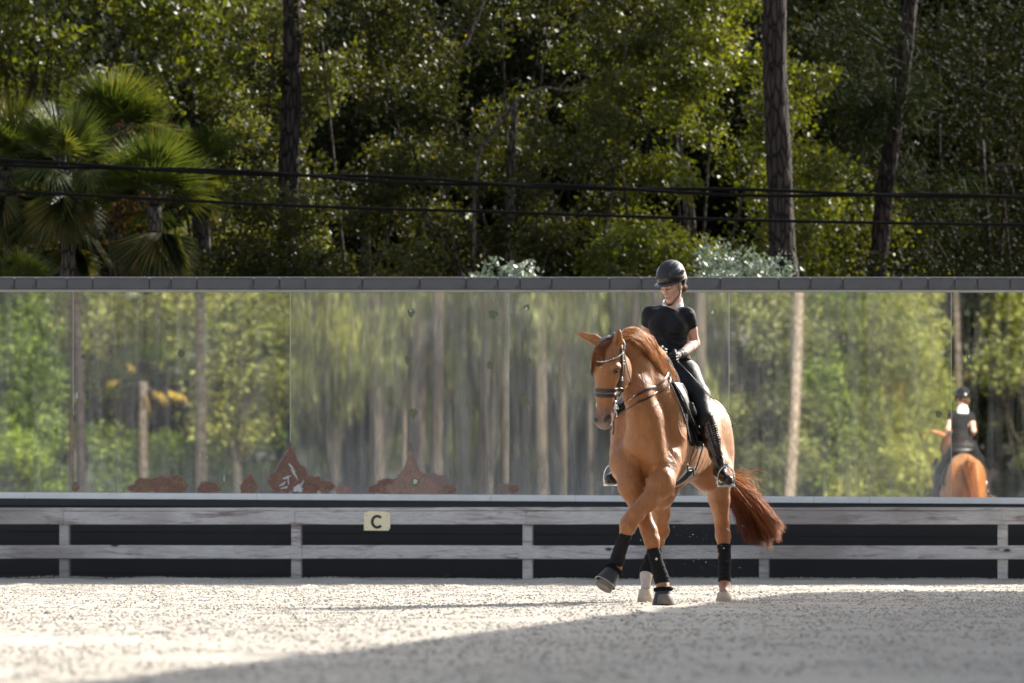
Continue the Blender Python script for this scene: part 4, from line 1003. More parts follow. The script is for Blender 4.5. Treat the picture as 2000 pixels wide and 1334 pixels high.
# right hind: white sock, under the belly
hf.cone(Q_(1262, 925, 41.40), Q_(1256, 960, 41.44), 0.012, 0.010, 0.03, 's')
LC = [HL(-0.13, -1.12, 1.0), Q_(1290, 960, 42.72), Q_(1290, 1000, 42.88), Q_(1291, 1036, 43.0), Q_(1284, 1060, 42.97), Q_(1266, 1106, 42.88), Q_(1262, 1124, 42.86), Q_(1261, 1148, 42.80)]
leg(LC[:4], [0.15, 0.105, 0.065, 0.052], 0.05); leg(LC[3:], [0.052, 0.042, 0.036, 0.040, 0.036])
hf.cone(Q_(1296, 1005, 43.03), Q_(1299, 1036, 43.10), 0.02, 0.028, 0.03)
# left hind
LD = [HL(0.16, -1.15, 1.02), Q_(1398, 925, 43.10), Q_(1404, 975, 43.28), Q_(1411, 1024, 43.42), Q_(1412, 1045, 43.40), Q_(1414, 1080, 43.34), Q_(1415, 1126, 43.28), Q_(1415, 1140, 43.25), Q_(1414, 1158, 43.18)]
leg(LD[:4], [0.17, 0.115, 0.068, 0.052], 0.05); leg(LD[3:], [0.052, 0.053, 0.038, 0.034, 0.038, 0.036])
hf.cone(Q_(1412, 985, 43.43), Q_(1415, 1030, 43.52), 0.018, 0.028, 0.03)     # hamstring and point of hock
hf.ell(HL(0.17, -1.42, 1.10), (0.11, 0.13, 0.24), RH, 0.06)
hf.ell(HL(-0.15, -1.42, 1.10), (0.11, 0.13, 0.24), RH, 0.06)
hf.cone(HL(0, -1.62, 1.46), HL(0.01, -1.72, 1.33), 0.05, 0.04, 0.05)         # dock

def coat_attr(V):
    """coat colours and painted croup light: dark muzzle, pale sock, dusty lower legs"""
    base = np.array([0.325, 0.122, 0.033]); n1 = vnoise(V*7, 3); n2 = vnoise(V*19, 4); n3 = vnoise(V*55, 9)
    C = base[None]*(1+0.10*n1+0.06*n2+0.05*n3)[:, None]
    L = (V-SH)@np.stack([LF, HD, UP]).T; M = (V-HO)@RHD.T
    head = (M[:, 1] > -0.14) & (np.abs(M[:, 0]) < 0.14) & (M[:, 2] < 0.25) & (M[:, 2] > -0.6) & (V[:, 2] > 1.2) & (V[:, 1] < 41.2)
    def mixc(m, col):
        nonlocal C; m = np.clip(m, 0, 1)[:, None]; C = C*(1-m)+np.array(col)[None]*m
    mz_ = np.where(head, np.clip((-0.27-M[:, 2])/0.09, 0, 1), 0)
    mixc(mz_*0.85, (0.105, 0.070, 0.060))
    mixc(np.where(head, np.clip((-0.405-M[:, 2])/0.03, 0, 1)*0.5, 0), (0.30, 0.22, 0.18))
    # dark rim round the eyes and inside nostrils
    for s_ in (1, -1):
        d = np.linalg.norm((M-np.array([0.090*s_, 0.036, -0.040]))/np.array([1, 1.3, 0.9]), axis=1); mixc(np.where(head, np.clip((0.034-d)/0.016, 0, 1)*0.75, 0), (0.05, 0.025, 0.015))
        a0, a1 = np.array([.058*s_, .066, -.370]), np.array([.036*s_, .086, -.400]); tq = np.clip(((M-a0)@(a1-a0))/((a1-a0)@(a1-a0)), 0, 1); d = np.linalg.norm(M-a0-tq[:, None]*(a1-a0), axis=1); mixc(np.where(head, np.clip((0.019-d)/0.007, 0, 1)*0.95, 0), (0.02, 0.013, 0.012))
    # belly and flank slightly lighter, between the legs darker
    mixc(np.clip((0.95-L[:, 2])/0.3, 0, 1)*0.15*(L[:, 2] > 0.5), (0.30, 0.10, 0.035))
    # sunlight on the croup painted in, paler towards the top
    mixc(np.clip((L[:, 2]-1.36)/0.2, 0, 1)*np.clip((-0.9-L[:, 1])/0.2, 0, 1)*0.25, (0.60, 0.38, 0.20))
    # small star on the forehead
    d = np.linalg.norm((M-np.array([0.0, 0.08, -0.01]))/np.array([1, 3, 1.6]), axis=1); mixc(np.where(head, np.clip((0.013-d)/0.006, 0, 1)*0.8, 0), (0.6, 0.5, 0.4))
    # white sock on the right hind, dusty pasterns
    low = (V[:, 2] < 0.34)
    sock = low & (np.linalg.norm(V[:, :2]-np.array(LC[5][:2]), axis=1) < 0.2) & (V[:, 1] > 42.15)
    mixc(np.where(sock & (V[:, 0] < LB[6][0]+0.06), np.clip((0.30-V[:, 2])/0.03, 0, 1), 0), (0.55, 0.47, 0.42))
    mixc(np.clip((0.20-V[:, 2])/0.12, 0, 1)*0.6*np.clip(0.7+n2*0.6, 0, 1), (0.42, 0.35, 0.29))
    return {'coat': np.clip(C, 0, 1)}
def coat_mat():
    t = NT('chestnut coat'); at = t.n('ShaderNodeAttribute', attribute_name='coat'); co = t.coord(); st = t.coord((60, 60, 10))
    a = t.noise(1.0, 4, 0.6, st); b = t.noise(9, 5, 0.6, co); m = t.noise(3.2, 3, 0.5, co)
    col = t.mix(t.ramp(a, [(0.3, 0.55), (0.7, 0.0)]), at.outputs['Color'], (0.62, 0.62, 0.62), 'MULTIPLY')
    col = t.mix(t.ramp(b, [(0.35, 0.0), (0.75, 0.35)]), col, (1.35, 1.3, 1.2), 'MULTIPLY')
    vv = t.n('ShaderNodeTexNoise', i_Scale=7.0, i_Detail=2.0, i_Distortion=1.2); t.link(t.coord((1, 1, .55)), vv.inputs['Vector'])
    rid = t.ramp(t.n('ShaderNodeMath', operation='ABSOLUTE', i_0=t.n('ShaderNodeMath', operation='SUBTRACT', i_0=vv.outputs['Fac'], i_1=0.5).outputs[0]).outputs[0], [(0.0, 1.0), (0.035, 0.0)])
    fh = t.noise(1.0, 5, 0.7, t.coord((170, 170, 40)))
    bn = t.bump(a, 0.35, 0.004); bn = t.bump(fh, 0.35, 0.002, bn); bn = t.bump(b, 0.5, 0.014, bn); bn = t.bump(m, 0.5, 0.04, bn); bn = t.bump(rid, 0.30, 0.005, bn)
    return t.done(t.pbsdf(col, t.ramp(t.noise(14, 5, 0.7, co), [(0.3, 0.32), (0.7, 0.62)]), 0, bn, 0.5, **{'Sheen Weight': 0.08, 'Sheen Roughness': 0.4, 'Sheen Tint': (1.0, 0.8, 0.6)}))
M_COAT = coat_mat()
horse = thing('horse', 'chestnut horse stepping sideways across the sand with crossed front legs and arched neck', 'horse', (1.15, 42.0, 0.0))
def hdisp(V):
    m = vnoise(V*np.array([5, 5, 3.0]), 40); m2 = vnoise(V*np.array([13, 13, 6.0]), 41)
    m3 = np.maximum(0, 1-np.abs(vnoise(V*np.array([8, 8, 4.5]), 43))*9)      # ridges: veins and tendons
    w = np.clip((V[:, 2]-0.3)/0.2, 0, 1)*np.clip((1.66-V[:, 2])/0.1, 0, 1)
    return V+hf.grad(V)*((m*0.008+m2*0.004+m3*0.0032)*w)[:, None]
fmesh('body', hf, M_COAT, horse, 2, coat_attr, hdisp)

# hooves
def hoof(name, top, ax, fwd, r0, r1, h, mat):
    ax = unit(np.asarray(ax, float)); fwd = unit(fwd-ax*np.dot(fwd, ax)); sd = np.cross(ax, fwd); V, seg = [], 24; lv = [(0, r0*0.96), (0.12, r0*1.03), (0.3, r0*1.05), (1.0, r1), (1.0, r1*0.8), (0.93, 0.001)]
    for t, r_ in lv:
        for i in range(seg):
            a = i/seg*6.2832; c_, s__ = math.cos(a), math.sin(a); back = 1 if c_ > -0.4 else 0.86
            V.append(top+ax*h*t*(1 if c_ > 0 else 0.9 if t < 1 else 1)+fwd*(r_*c_*1.08*back+0.35*h*t*0.4)+sd*r_*s__)
    Fc = [(i*seg+j, i*seg+(j+1) % seg, (i+1)*seg+(j+1) % seg, (i+1)*seg+j) for i in range(len(lv)-1) for j in range(seg)]
    b = MB(); b.add(V, Fc); return b.build(name, mat, horse, True)
m_hoof = simple_mat('dusty hoof horn', (0.15, 0.12, 0.105), 0.6, 0, 30, 0.4); m_hoofp = simple_mat('pale hoof horn', (0.50, 0.41, 0.33), 0.7, 0, 35, 0.35)
fw_l = np.array([-0.35, -0.93, 0])
hoof('hoof', Q_(1191, 1131, 41.47), np.array([-0.50, -0.35, -0.80]), np.array([-0.5, -0.9, 0.2]), 0.052, 0.066, 0.088, m_hoof)
hoof('hoof', Q_(1299, 1163, 41.48), np.array([0, -0.25, -1]), fw_l, 0.050, 0.060, 0.078, m_hoof)
hoof('hoof', Q_(1260.5, 1151, 42.79), np.array([0, -0.1, -1]), np.array([-.2, -1, 0]), 0.048, 0.062, 0.105, m_hoofp)
hoof('hoof', Q_(1414, 1158, 43.17), np.array([0, -0.2, -1]), fw_l, 0.050, 0.065, 0.090, m_hoofp)
# eyes
m_eye = simple_mat('horse eye', (0.012, 0.006, 0.004), 0.06, 0, 30, 0.3, 0)
for s_ in (1, -1):
    c = HH(0.088*s_, 0.036, -0.040); V = []; Fc = []; sg_, rg = 16, 10
    for i in range(rg+1):
        for j in range(sg_): a, b_ = math.pi*i/rg, 2*math.pi*j/sg_; V.append(c+0.0205*(hx*math.sin(a)*math.cos(b_)*s_+hy*math.sin(a)*math.sin(b_)*1.15+hz_*math.cos(a)*0.9))
    Fc = [(i*sg_+j, i*sg_+(j+1) % sg_, (i+1)*sg_+(j+1) % sg_, (i+1)*sg_+j) for i in range(rg) for j in range(sg_)]
    b = MB(); b.add(V, Fc); b.build('eye', m_eye, horse, True)
    lid = MB(); L_ = [HH((0.0995+0.004*math.sin(t))*s_, 0.036+0.024*math.cos(t), -0.040+0.0145*math.sin(t)) for t in np.linspace(0.1, 3.04, 9)]
    lid.tube(spline(L_, 16), 0.0035, 6); lid.build('eyelid', simple_mat('eyelid', (0.10, 0.045, 0.02), 0.5) if s_ == 1 else bpy.data.materials['eyelid'], horse, True)

# leg wraps and bell boots
def fabric_mat(name, col, rough=0.9, sc=(20, 20, 90), spec=0.2, bumpd=0.006):
    t = NT(name); a = t.noise(1.0, 3, 0.6, t.coord(sc)); d = t.noise(180, 2, 0.5, t.coord())
    c = t.mix(a, tuple(x*0.7 for x in col), tuple(x*1.5 for x in col)); c = t.mix(t.ramp(d, [(0.74, 0), (0.80, 0.7)]), c, (0.4, 0.38, 0.35))
    return t.done(t.pbsdf(c, rough, 0, t.bump(a, 0.6, bumpd), spec))
m_wrap = fabric_mat('black leg wrap', (0.010, 0.010, 0.011))
def wrap(pts, rr):
    q = spline(pts, 60); r_ = np.interp(np.linspace(0, 1, 60), np.linspace(0, 1, len(rr)), rr); ph = np.arange(60)
    r_ = r_*(1+0.045*np.maximum(0, np.sin(ph*0.75))**2); V, Fc = tube_geo(q, r_, 28); b = MB()
    V = np.array(V); nn = vnoise(V*np.array([22, 22, 60.0]), 8); ax = np.repeat(q, 28, 0); V = V+unit(V-ax)*(nn*0.0025)[:, None]; b.add(V, Fc); return b.build('leg_wrap', m_wrap, horse, True)
wrap([Q_(1224, 1038, 41.36), Q_(1215, 1063, 41.41), Q_(1206, 1092, 41.50), Q_(1201.5, 1106, 41.52)], [0.046, 0.048, 0.050, 0.054, 0.046])
wrap([Q_(1275, 1070, 41.54), Q_(1282, 1096, 41.55), Q_(1291, 1126, 41.56), Q_(1293.5, 1140, 41.55)], [0.047, 0.049, 0.050, 0.056, 0.050])
wrap([Q_(1280, 1072, 42.95), Q_(1270, 1096, 42.90), Q_(1263, 1116, 42.87), Q_(1262, 1121, 42.86)], [0.052, 0.050, 0.054, 0.050])
wrap([Q_(1414, 1065, 43.36), Q_(1415, 1090, 43.33), Q_(1415, 1120, 43.29), Q_(1415, 1139, 43.25)], [0.052, 0.048, 0.048, 0.050, 0.046])
for p_ in (Q_(1282, 1092, 41.44),):
    b = MB(); b.tube([p_+np.array([0, 0.02, 0]), p_+np.array([0, -0.004, 0])], [0.0085, 0.0075], 12); b.build('wrap_button', m_bare, horse, True)
m_bell = simple_mat('bell boot neoprene', (0.024, 0.026, 0.030), 0.6, 0, 40, 0.4, 0.3); m_fluff = fabric_mat('black fleece', (0.008, 0.008, 0.009), 1.0, (70, 70, 70), 0.1, 0.02)
m_rim = simple_mat('dusty rim', (0.33, 0.32, 0.30), 0.8)
def bell(top, ax, r0, r1, h):
    ax = unit(np.array(ax, float)); T = np.linspace(0, 1, 12); q = np.array([top+ax*h*t for t in T])
    V, Fc = tube_geo(q, [r0+(r1-r0)*(t**0.8) for t in T], 28, cap=False); Vi, Fi = tube_geo(q, [r0+(r1-r0)*(t**0.8)-0.006 for t in T], 28, cap=False)
    b = MB(); b.add(V, Fc); b.add(Vi, [f[::-1] for f in Fi]); n0 = 11*28; b.F += [(n0+j, n0+(j+1) % 28, n0+(j+1) % 28+336, n0+j+336) for j in range(28)]
    o = b.build('bell_boot', m_bell, horse, True)
    U = unit(np.cross(ax, (0, 1.0, 0.1))); B_ = np.cross(ax, U)
    ring = lambda c, rr, k, m, nm, bb: None
    for c, rr, k, m, nm in ((q[0], r0+0.004, 0.0165, m_fluff, 'fleece_cuff'), (q[-1], r1+0.001, 0.0042, m_rim, 'boot_rim')):
        V = []; nr = 10
        for i in range(32):
            a = i/32*6.2832; d = U*math.cos(a)+B_*math.sin(a)
            for j in range(nr): e = j/nr*6.2832; kk = k*(1+(0.12*math.sin(i*5.1+j*2.3) if nm[0] == 'f' else 0)); V.append(c+d*(rr+kk*math.cos(e))+ax*kk*math.sin(e)*0.9)
        b = MB(); b.add(V, [(i*nr+j, ((i+1) % 32)*nr+j, ((i+1) % 32)*nr+(j+1) % nr, i*nr+(j+1) % nr) for i in range(32) for j in range(nr)])
        x = b.build(nm, m, o, True)
bell(Q_(1199, 1113, 41.50), [-0.52, -0.28, -0.80], 0.050, 0.080, 0.118)
bell(Q_(1295.5, 1151, 41.53), [0.06, -0.12, -1], 0.052, 0.094, 0.128)

# hair: many fine strands
def hair(name, roots, tips, mids, mat, parent, r0=0.0022, seg=8, jit=0.01, seed=0, curl=0.01, tone=None):
    r = np.random.default_rng(seed); n = len(roots); t = np.linspace(0, 1, seg)
    if mids is None: mids = (roots+tips)/2
    c1 = 2*mids-(roots+tips)/2
    Pp = ((1-t)**2)[None, :, None]*roots[:, None]+(2*t*(1-t))[None, :, None]*c1[:, None]+(t**2)[None, :, None]*tips[:, None]
    ph = r.random((n, 1, 3))*6.28; Pp = Pp+curl*np.sin(ph+t[None, :, None]*5)*t[None, :, None]**1.2
    T = np.gradient(Pp, axis=1); T = unit(T); U = unit(np.cross(T, r.normal(size=(n, 1, 3)))); B = np.cross(T, U)
    rad = (r0*(1-0.75*t**2))[None, :, None]*(0.7+0.6*r.random((n, 1, 1)))
    V = np.stack([Pp+rad*(U*math.cos(a)+B*math.sin(a)) for a in (0, 2.094, 4.189)], 2).reshape(-1, 3)
    b = (np.arange(n)*seg*3)[:, None, None]+(np.arange(seg-1)*3)[None, :, None]; j = np.arange(3)[None, None, :]; j2 = (j+1) % 3
    Q = np.stack([b+j, b+j2, b+3+j2, b+3+j], -1).reshape(-1, 4)
    tn = r.random(n) if tone is None else np.clip(tone+0.25*(r.random(n)-0.5), 0, 1)
    return mk(name, V, Q, mat, parent, True, attrs={'rnd': np.repeat(tn, seg*3)})
def hair_mat(name, stops, rough=0.35):
    t = NT(name); at = t.n('ShaderNodeAttribute', attribute_name='rnd'); col = t.ramp(at.outputs['Fac'], stops)
    p = t.pbsdf(col, 0.5, 0, None, 0.3); tr = t.n('ShaderNodeBsdfTranslucent'); t.link(col, tr.inputs['Color']); mx = t.n('ShaderNodeMixShader'); mx.inputs[0].default_value = 0.25
    t.link(p, mx.inputs[1]); t.link(tr.outputs[0], mx.inputs[2]); return t.done(mx.outputs[0])
M_MANE = hair_mat('mane hair', [(0, (0.34, 0.11, 0.03)), (0.45, (0.58, 0.25, 0.08)), (1, (0.74, 0.42, 0.19))])
M_FORE = hair_mat('forelock hair', [(0, (0.11, 0.032, 0.014)), (0.6, (0.25, 0.082, 0.032)), (1, (0.42, 0.16, 0.06))])
M_TAIL = hair_mat('tail hair', [(0, (0.08, 0.022, 0.012)), (0.35, (0.28, 0.085, 0.030)), (0.7, (0.56, 0.23, 0.08)), (1, (0.78, 0.50, 0.25))])
r = np.random.default_rng(71)
# mane: rooted along the crest, falling to the horse's left side, combed back along the neck
N = 9000; tt = np.sort(r.random(N))**0.9
crest = spline([Q_(1214, 655, 41.22), Q_(1226, 641, 41.34), Q_(1243, 637, 41.5), Q_(1268, 655, 41.72), Q_(1288, 690, 41.9), Q_(1305, 735, 42.08), Q_(1318, 765, 42.2)], 200)
ci = (tt*199).astype(int); roots = crest[ci]+r.normal(size=(N, 3))*0.012; roots[:, 2] -= 0.012
ends = spline([Q_(1228, 668, 41.2), Q_(1246, 672, 41.30), Q_(1262, 684, 41.42), Q_(1278, 712, 41.56), Q_(1293, 745, 41.68), Q_(1306, 775, 41.78), Q_(1320, 800, 41.85)], 200)
tips = ends[np.clip(ci+60, 0, 199)]+r.normal(size=(N, 3))*0.010; ln_ = 0.6+0.5*r.random(N); tips = roots+(tips-roots)*ln_[:, None]
mids = (roots+tips)/2+np.array([0.010, -0.015, 0.018])
lk2 = (tt*95+r.normal(size=N)*.35).astype(int) % 96; lo2 = r.normal(size=(96, 3))*.010; tips = tips+lo2[lk2]; mids = mids+lo2[lk2]*.5
roots = hf.snap(roots, 0.002, 4)
def lift(p, off): d = hf.sample(p); return p+hf.grad(p)*np.maximum(0, off-d)[:, None]
for _ in range(3): mids = lift(mids, 0.007); tips = lift(tips, 0.004)
hair('mane', roots, tips, mids, M_MANE, horse, 0.0016, 8, seed=3, curl=0.0015)
# forelock over the forehead
N = 1500; a = r.random(N); roots = np.array([HH(x, y, 0.185) for x, y in zip(r.normal(size=N)*0.018, -0.02+r.normal(size=N)*0.014)]); roots = hf.snap(roots, 0.001)
tx = r.normal(size=N)*0.019-0.026; tips = np.array([HH(x, 0.10, z) for x, z in zip(tx, 0.07-0.085*r.random(N)**1.5)])
side = r.random(N) < 0.06; tips[side] = np.array([HH(-0.082-0.02*r.random(), 0.05+0.02*r.random(), -0.03-0.06*r.random()) for _ in range(side.sum())])
mids = (roots+tips)/2+hy*0.05
for _ in range(4): tips = lift(tips, 0.004); mids = lift(mids, 0.016)
hair('forelock', roots, tips, mids, M_FORE, horse, 0.0021, 9, seed=4, curl=0.003)
# tail swinging out to the right
N = 8500; dock = HL(0.01, -1.70, 1.36); tb = HL(0.05, -1.80, 1.0)
u = r.random(N); v = r.normal(size=N)
ctl = [dock, HL(0.02, -1.82, 1.15), Q_(1418, 930, 43.75), Q_(1440, 985, 43.72), Q_(1475, 1020, 43.70)]
roots = dock+r.normal(size=(N, 3))*np.array([0.03, 0.03, 0.06]); start = np.array([Q_(1412+12*a+5*r.normal(), 930+26*b_, 43.8+0.07*c_) for a, b_, c_ in zip(r.random(N), r.random(N), r.normal(size=N))])
tipline = spline([Q_(1452, 1058, 43.65), Q_(1478, 1066, 43.65), Q_(1500, 1062, 43.66), Q_(1516, 1046, 43.66), Q_(1522, 1030, 43.66), Q_(1508, 1008, 43.68), Q_(1490, 985, 43.7)], 100)
w = np.clip(r.beta(1.6, 1.9, N), 0, 1); NLK = 46; lk = (w*NLK).astype(int); w = np.where(r.random(N) < .8, (lk+.5)/NLK+r.normal(size=N)*.006, w); w = np.clip(w, 0, .999); lko = r.normal(size=(NLK+1, 3))*np.array([.018, .04, .018]); lkl = .86+.16*r.random(NLK+1); ti = (w*99).astype(int); tips = tipline[ti]+np.stack([r.normal(size=N)*0.009, r.normal(size=N)*0.03, r.normal(size=N)*0.009], 1)+lko[lk]
short = (0.70+0.34*r.random(N)**0.6)*lkl[lk]; tips2 = start+(tips-start)*short[:, None]
m2 = (start+tips2)/2+np.stack([r.normal(size=N)*0.016+0.012, r.normal(size=N)*0.03, r.normal(size=N)*0.016+0.03], 1)
tone = np.clip(0.12+0.85*w**1.2+r.normal(size=NLK+1)[lk]*.10, 0, 1)
hair('tail', start, tips2, m2, M_TAIL, horse, 0.0017, 10, seed=5, curl=0.010, tone=tone)
mm = (roots+start)/2+HD*(-0.08); hair('tail_top', roots, start, mm, M_TAIL, horse, 0.0030, 8, seed=6, curl=0.004, tone=np.full(N, 0.45))
N = 90; s2 = start[:N]; e2 = np.array([Q_(1432+75*r.random(), 915+70*r.random(), 43.65) for _ in range(N)]); hair('loose_hair', s2, e2, (s2+e2)/2+np.array([0.03, 0, 0.05]), M_TAIL, horse, 0.0011, 12, seed=7, curl=0.03, tone=np.full(N, 0.95))
# ================================================================== TACK
def onhorse(px, py, off=0.0, f=None, y0=40.5, y1=43.6):
    f = f or hf; Ys = np.arange(y0, y1, 0.004); p = np.array([P(px, py, y) for y in Ys]); d = f.sample(p)-off; i = np.argmax(d < 0)
    return p[i] if d[i] < 0 else p[len(p)//3]
def strap(name, pts, w, mat, parent, f=None, off=0.003, th=0.004, n=60, snap=True, closed=False, wdir=None):
    f = f or hf; q = spline(pts, n)
    if snap: q = f.snap(q, off, 6)
    T = np.gradient(q, axis=0); T = unit(T); N = f.grad(q)
    if wdir is not None: N = np.repeat(np.array(wdir, float)[None], n, 0)
    S_ = unit(np.cross(T, N)); N = unit(np.cross(S_, T)); N = N*np.sign((N*(f.grad(q) if wdir is None else N)).sum(1))[:, None]
    w = np.full(n, w) if np.isscalar(w) else np.interp(np.linspace(0, 1, n), np.linspace(0, 1, len(w)), w); V = []
    for i in range(n):
        for a, b_ in ((-1, 0), (-1, .7), (-.8, 1), (.8, 1), (1, .7), (1, 0)): V.append(q[i]+S_[i]*w[i]/2*a+N[i]*th*b_)
    Fc = [(i*6+j, i*6+(j+1) % 6, i*6+6+(j+1) % 6, i*6+6+j) for i in range(n-1) for j in range(6)]
    if not closed: Fc += [tuple(range(6)), tuple(range((n-1)*6, n*6))]
    b = MB(); b.add(V, Fc); return b.build(name, mat, parent, True)
def leather(name, col, rough=0.35):
    t = NT(name); co = t.coord(); a = t.noise(25, 5, 0.6, co); v = t.n('ShaderNodeTexVoronoi', i_Scale=260.0); t.link(co, v.inputs['Vector'])
    c = t.mix(a, tuple(x*0.6 for x in col), tuple(x*1.5 for x in col)); return t.done(t.pbsdf(c, rough, 0, t.bump(v.outputs['Distance'], 0.15, 0.001), 0.5))
m_brn = leather('dark brown leather', (0.030, 0.013, 0.010), 0.3); m_blk = leather('black leather', (0.006, 0.0055, 0.006), 0.42); m_gry = leather('grey padded leather', (0.16, 0.165, 0.18), 0.35)
m_steel = simple_mat('polished steel', (0.72, 0.72, 0.74), 0.18, 1.0, 50, 0.05, 0.05); m_pearl = simple_mat('browband stones', (0.85, 0.83, 0.80), 0.12, 0.2, 50, 0.1)
m_pipe = simple_mat('pale piping', (0.34, 0.34, 0.35), 0.5, 0, 60, 0.2)
br = thing('bridle', 'dark brown double bridle with beaded browband and reins on the chestnut horse head', 'bridle', HO)
def ring_pts(z, n=26, rx=0.12, ry=0.12, yo=0.0, dz=0.0):
    return [HH(rx*math.sin(a), yo+ry*math.cos(a), z+dz*math.cos(a)) for a in np.linspace(0, 6.2832, n)]
strap('headpiece', [HH(-.085, -.04, .09), HH(-.060, -.035, .165), HH(-.03, -.015, .215), HH(.02, -.020, .215), HH(.060, -.060, .165), HH(.090, -.050, .11)], [.022, .032, .060, .060, .034, .024], m_gry, br, off=0.010, th=0.010)
strap('cheekpiece', [HH(.09, -.035, .115), HH(.10, -.03, .03), HH(.10, -.035, -.06), HH(.085, -.03, -.15), HH(.06, -.02, -.235), HH(.055, -.005, -.285)], .030, m_brn, br, off=0.005, th=0.007)
strap('cheekpiece', [HH(.09, -.058, .115), HH(.10, -.056, .03), HH(.10, -.058, -.06), HH(.085, -.048, -.15), HH(.06, -.035, -.235), HH(.055, -.02, -.29)], .013, m_blk, br, off=0.007, th=0.005)
strap('cheekpiece', [HH(-.09, -.035, .115), HH(-.10, -.03, .03), HH(-.10, -.035, -.06), HH(-.085, -.03, -.15), HH(-.06, -.02, -.235), HH(-.055, -.005, -.285)], .021, m_brn, br, off=0.005, th=0.006)
strap('throatlatch', [HH(.09, -.06, .10), HH(.10, -.10, .0), HH(.10, -.15, -.09), HH(.07, -.23, -.14), HH(0, -.26, -.15)], .013, m_blk, br, off=0.006)
bb = strap('browband', [HH(.10, -.03, .085), HH(.095, .04, .055), HH(.05, .10, .03), HH(0, .11, .022), HH(-.05, .10, .03), HH(-.095, .04, .055), HH(-.10, -.03, .085)], .012, m_brn, br, off=0.010)
q = hf.snap(spline([HH(.100, -.02, .083), HH(.095, .04, .055), HH(.05, .10, .03), HH(0, .11, .022), HH(-.05, .10, .03), HH(-.095, .04, .055)], 23), 0.017, 6)
for i, c in enumerate(q):
    b = MB(); s_ = 0.0062 if i % 3 == 0 else 0.0046; b.tube([c-hy*s_, c-hy*s_*.5, c+hy*s_*.5, c+hy*s_], [s_*.4, s_, s_, s_*.4], 8); b.build('bead', m_pearl, bb, True)
strap('noseband', ring_pts(-.185), .026, m_brn, br, off=0.006, th=0.007, n=80, closed=True)
strap('noseband', ring_pts(-.222), .024, m_brn, br, off=0.005, th=0.008, n=80, closed=True)
strap('noseband_edge', ring_pts(-.2035), .005, m_gry, br, off=0.010, th=0.004, n=80, closed=True)
strap('chin_strap', ring_pts(-.285, rx=.1, ry=.11, dz=-.01), .012, m_blk, br, off=0.003, n=70, closed=True) if False else None
def ring(name, c, n, R, r_, mat, parent, ov=1.0, seg=24):
    n = unit(np.array(n, float)); u = unit(np.cross(n, (0, 0, 1.0))); v = np.cross(n, u); V = []
    for i in range(seg):
        a = i/seg*6.2832; d = u*math.cos(a)+v*math.sin(a)*ov
        for j in range(8): e = j/8*6.2832; V.append(c+d*(R+r_*math.cos(e))+n*r_*math.sin(e))
    b = MB(); b.add(V, [(i*8+j, ((i+1) % seg)*8+j, ((i+1) % seg)*8+(j+1) % 8, i*8+(j+1) % 8) for i in range(seg) for j in range(8)]); return b.build(name, mat, parent, True)
for s_ in (1, -1):
    c = hf.snap(np.array([HH(.06*s_, -.01, -.285)]), 0.014)[0]
    ring('bit_ring', c, hx*s_-hy*.2, 0.026, 0.0042, m_steel, br)
    ring('bit_ring', c+hy*0.018-hz_*0.018, hx*s_, 0.013, 0.0035, m_steel, br)
    b = MB(); b.tube(spline([c+hy*.022+hz_*.03, c+hy*.010-hz_*.0, c+hy*.012-hz_*.03, c-hy*.01-hz_*.065], 12), 0.0042, 8); b.build('curb_shank', m_steel, br, True)
    ring('rein_ring', c-hy*.012-hz_*.074, hx*s_, 0.009, 0.003, m_steel, br)
    b = MB(); b.tube(spline([c+hz_*.0, c-hy*.04-hz_*.03, c-hy*.05-hx*s_*.05-hz_*.03], 10), 0.003, 6); b.build('curb_chain', m_steel, br, True)
for zz_ in (0.02, -0.10):
    c = hf.snap(np.array([HH(.10, -.04, zz_)]), 0.013)[0]; ring('buckle', c, hx, 0.011, 0.0025, m_steel, br, 1.1, 12)
strap('chin_tassel', [HH(.03, -.05, -.37), HH(.03, -.055, -.42), HH(.035, -.05, -.47), HH(.03, -.045, -.50)], .016, m_blk, br, snap=False, wdir=hx, n=16)

# girth and belly guard, saddle pad
LT = lambda p: (p-SH)@RH.T
def region(f, fn):
    X, Y, Z = f.coords(); x, y, z = X[:, None, None]-SH[0], Y[None, :, None]-SH[1], Z[None, None, :]
    lx = x*LF[0]+y*LF[1]; ly = x*HD[0]+y*HD[1]; f.F = np.maximum(f.F, fn(lx, ly, z).astype(np.float32)); return f
def shell(lo, hi, off, inner, fn):
    a = hf.sub(lo, hi, off); c = hf.sub(lo, hi, inner); a.F = np.maximum(a.F, -c.F); return region(a, fn)
lo, hi = (0.5, 41.2, 0.75), (1.8, 42.9, 1.80)
mx = np.maximum
def front(pxs, off):
    q = np.array([LT(onhorse(x, y, off)) for x, y in pxs]); o = np.argsort(q[:, 2]); zz_, yy_ = q[o, 2], q[o, 1]
    return lambda z: np.interp(np.asarray(z).ravel(), zz_, yy_).reshape(np.shape(z))
fp = front([(1306, 741), (1318, 766), (1330, 794), (1341, 826), (1352, 874)], 0.012); ff = front([(1316, 744), (1330, 770), (1343, 800), (1353, 830), (1363, 866)], 0.028)
pad = thing('saddle_pad', 'black saddle pad with pale piping under the saddle', 'saddle pad', HL(0, -.6, 1.5))
fmesh('pad', shell(lo, hi, 0.013, 0.001, lambda x, y, z: mx(mx(y-fp(z), -0.98-y), 1.17-z)+0*x), fabric_mat('black quilted cotton', (0.012, 0.012, 0.014), 0.85, (30, 30, 30)), pad, 1)
sd = thing('saddle', 'black dressage saddle with stitched flaps and steel stirrups on the chestnut horse', 'saddle', HL(0, -.58, 1.62))
fmesh('flap', shell(lo, hi, 0.028, 0.013, lambda x, y, z: mx(mx(y-ff(z), -0.80-y), np.maximum(1.20-z, z-1.63))+0*x), m_blk, sd, 1)
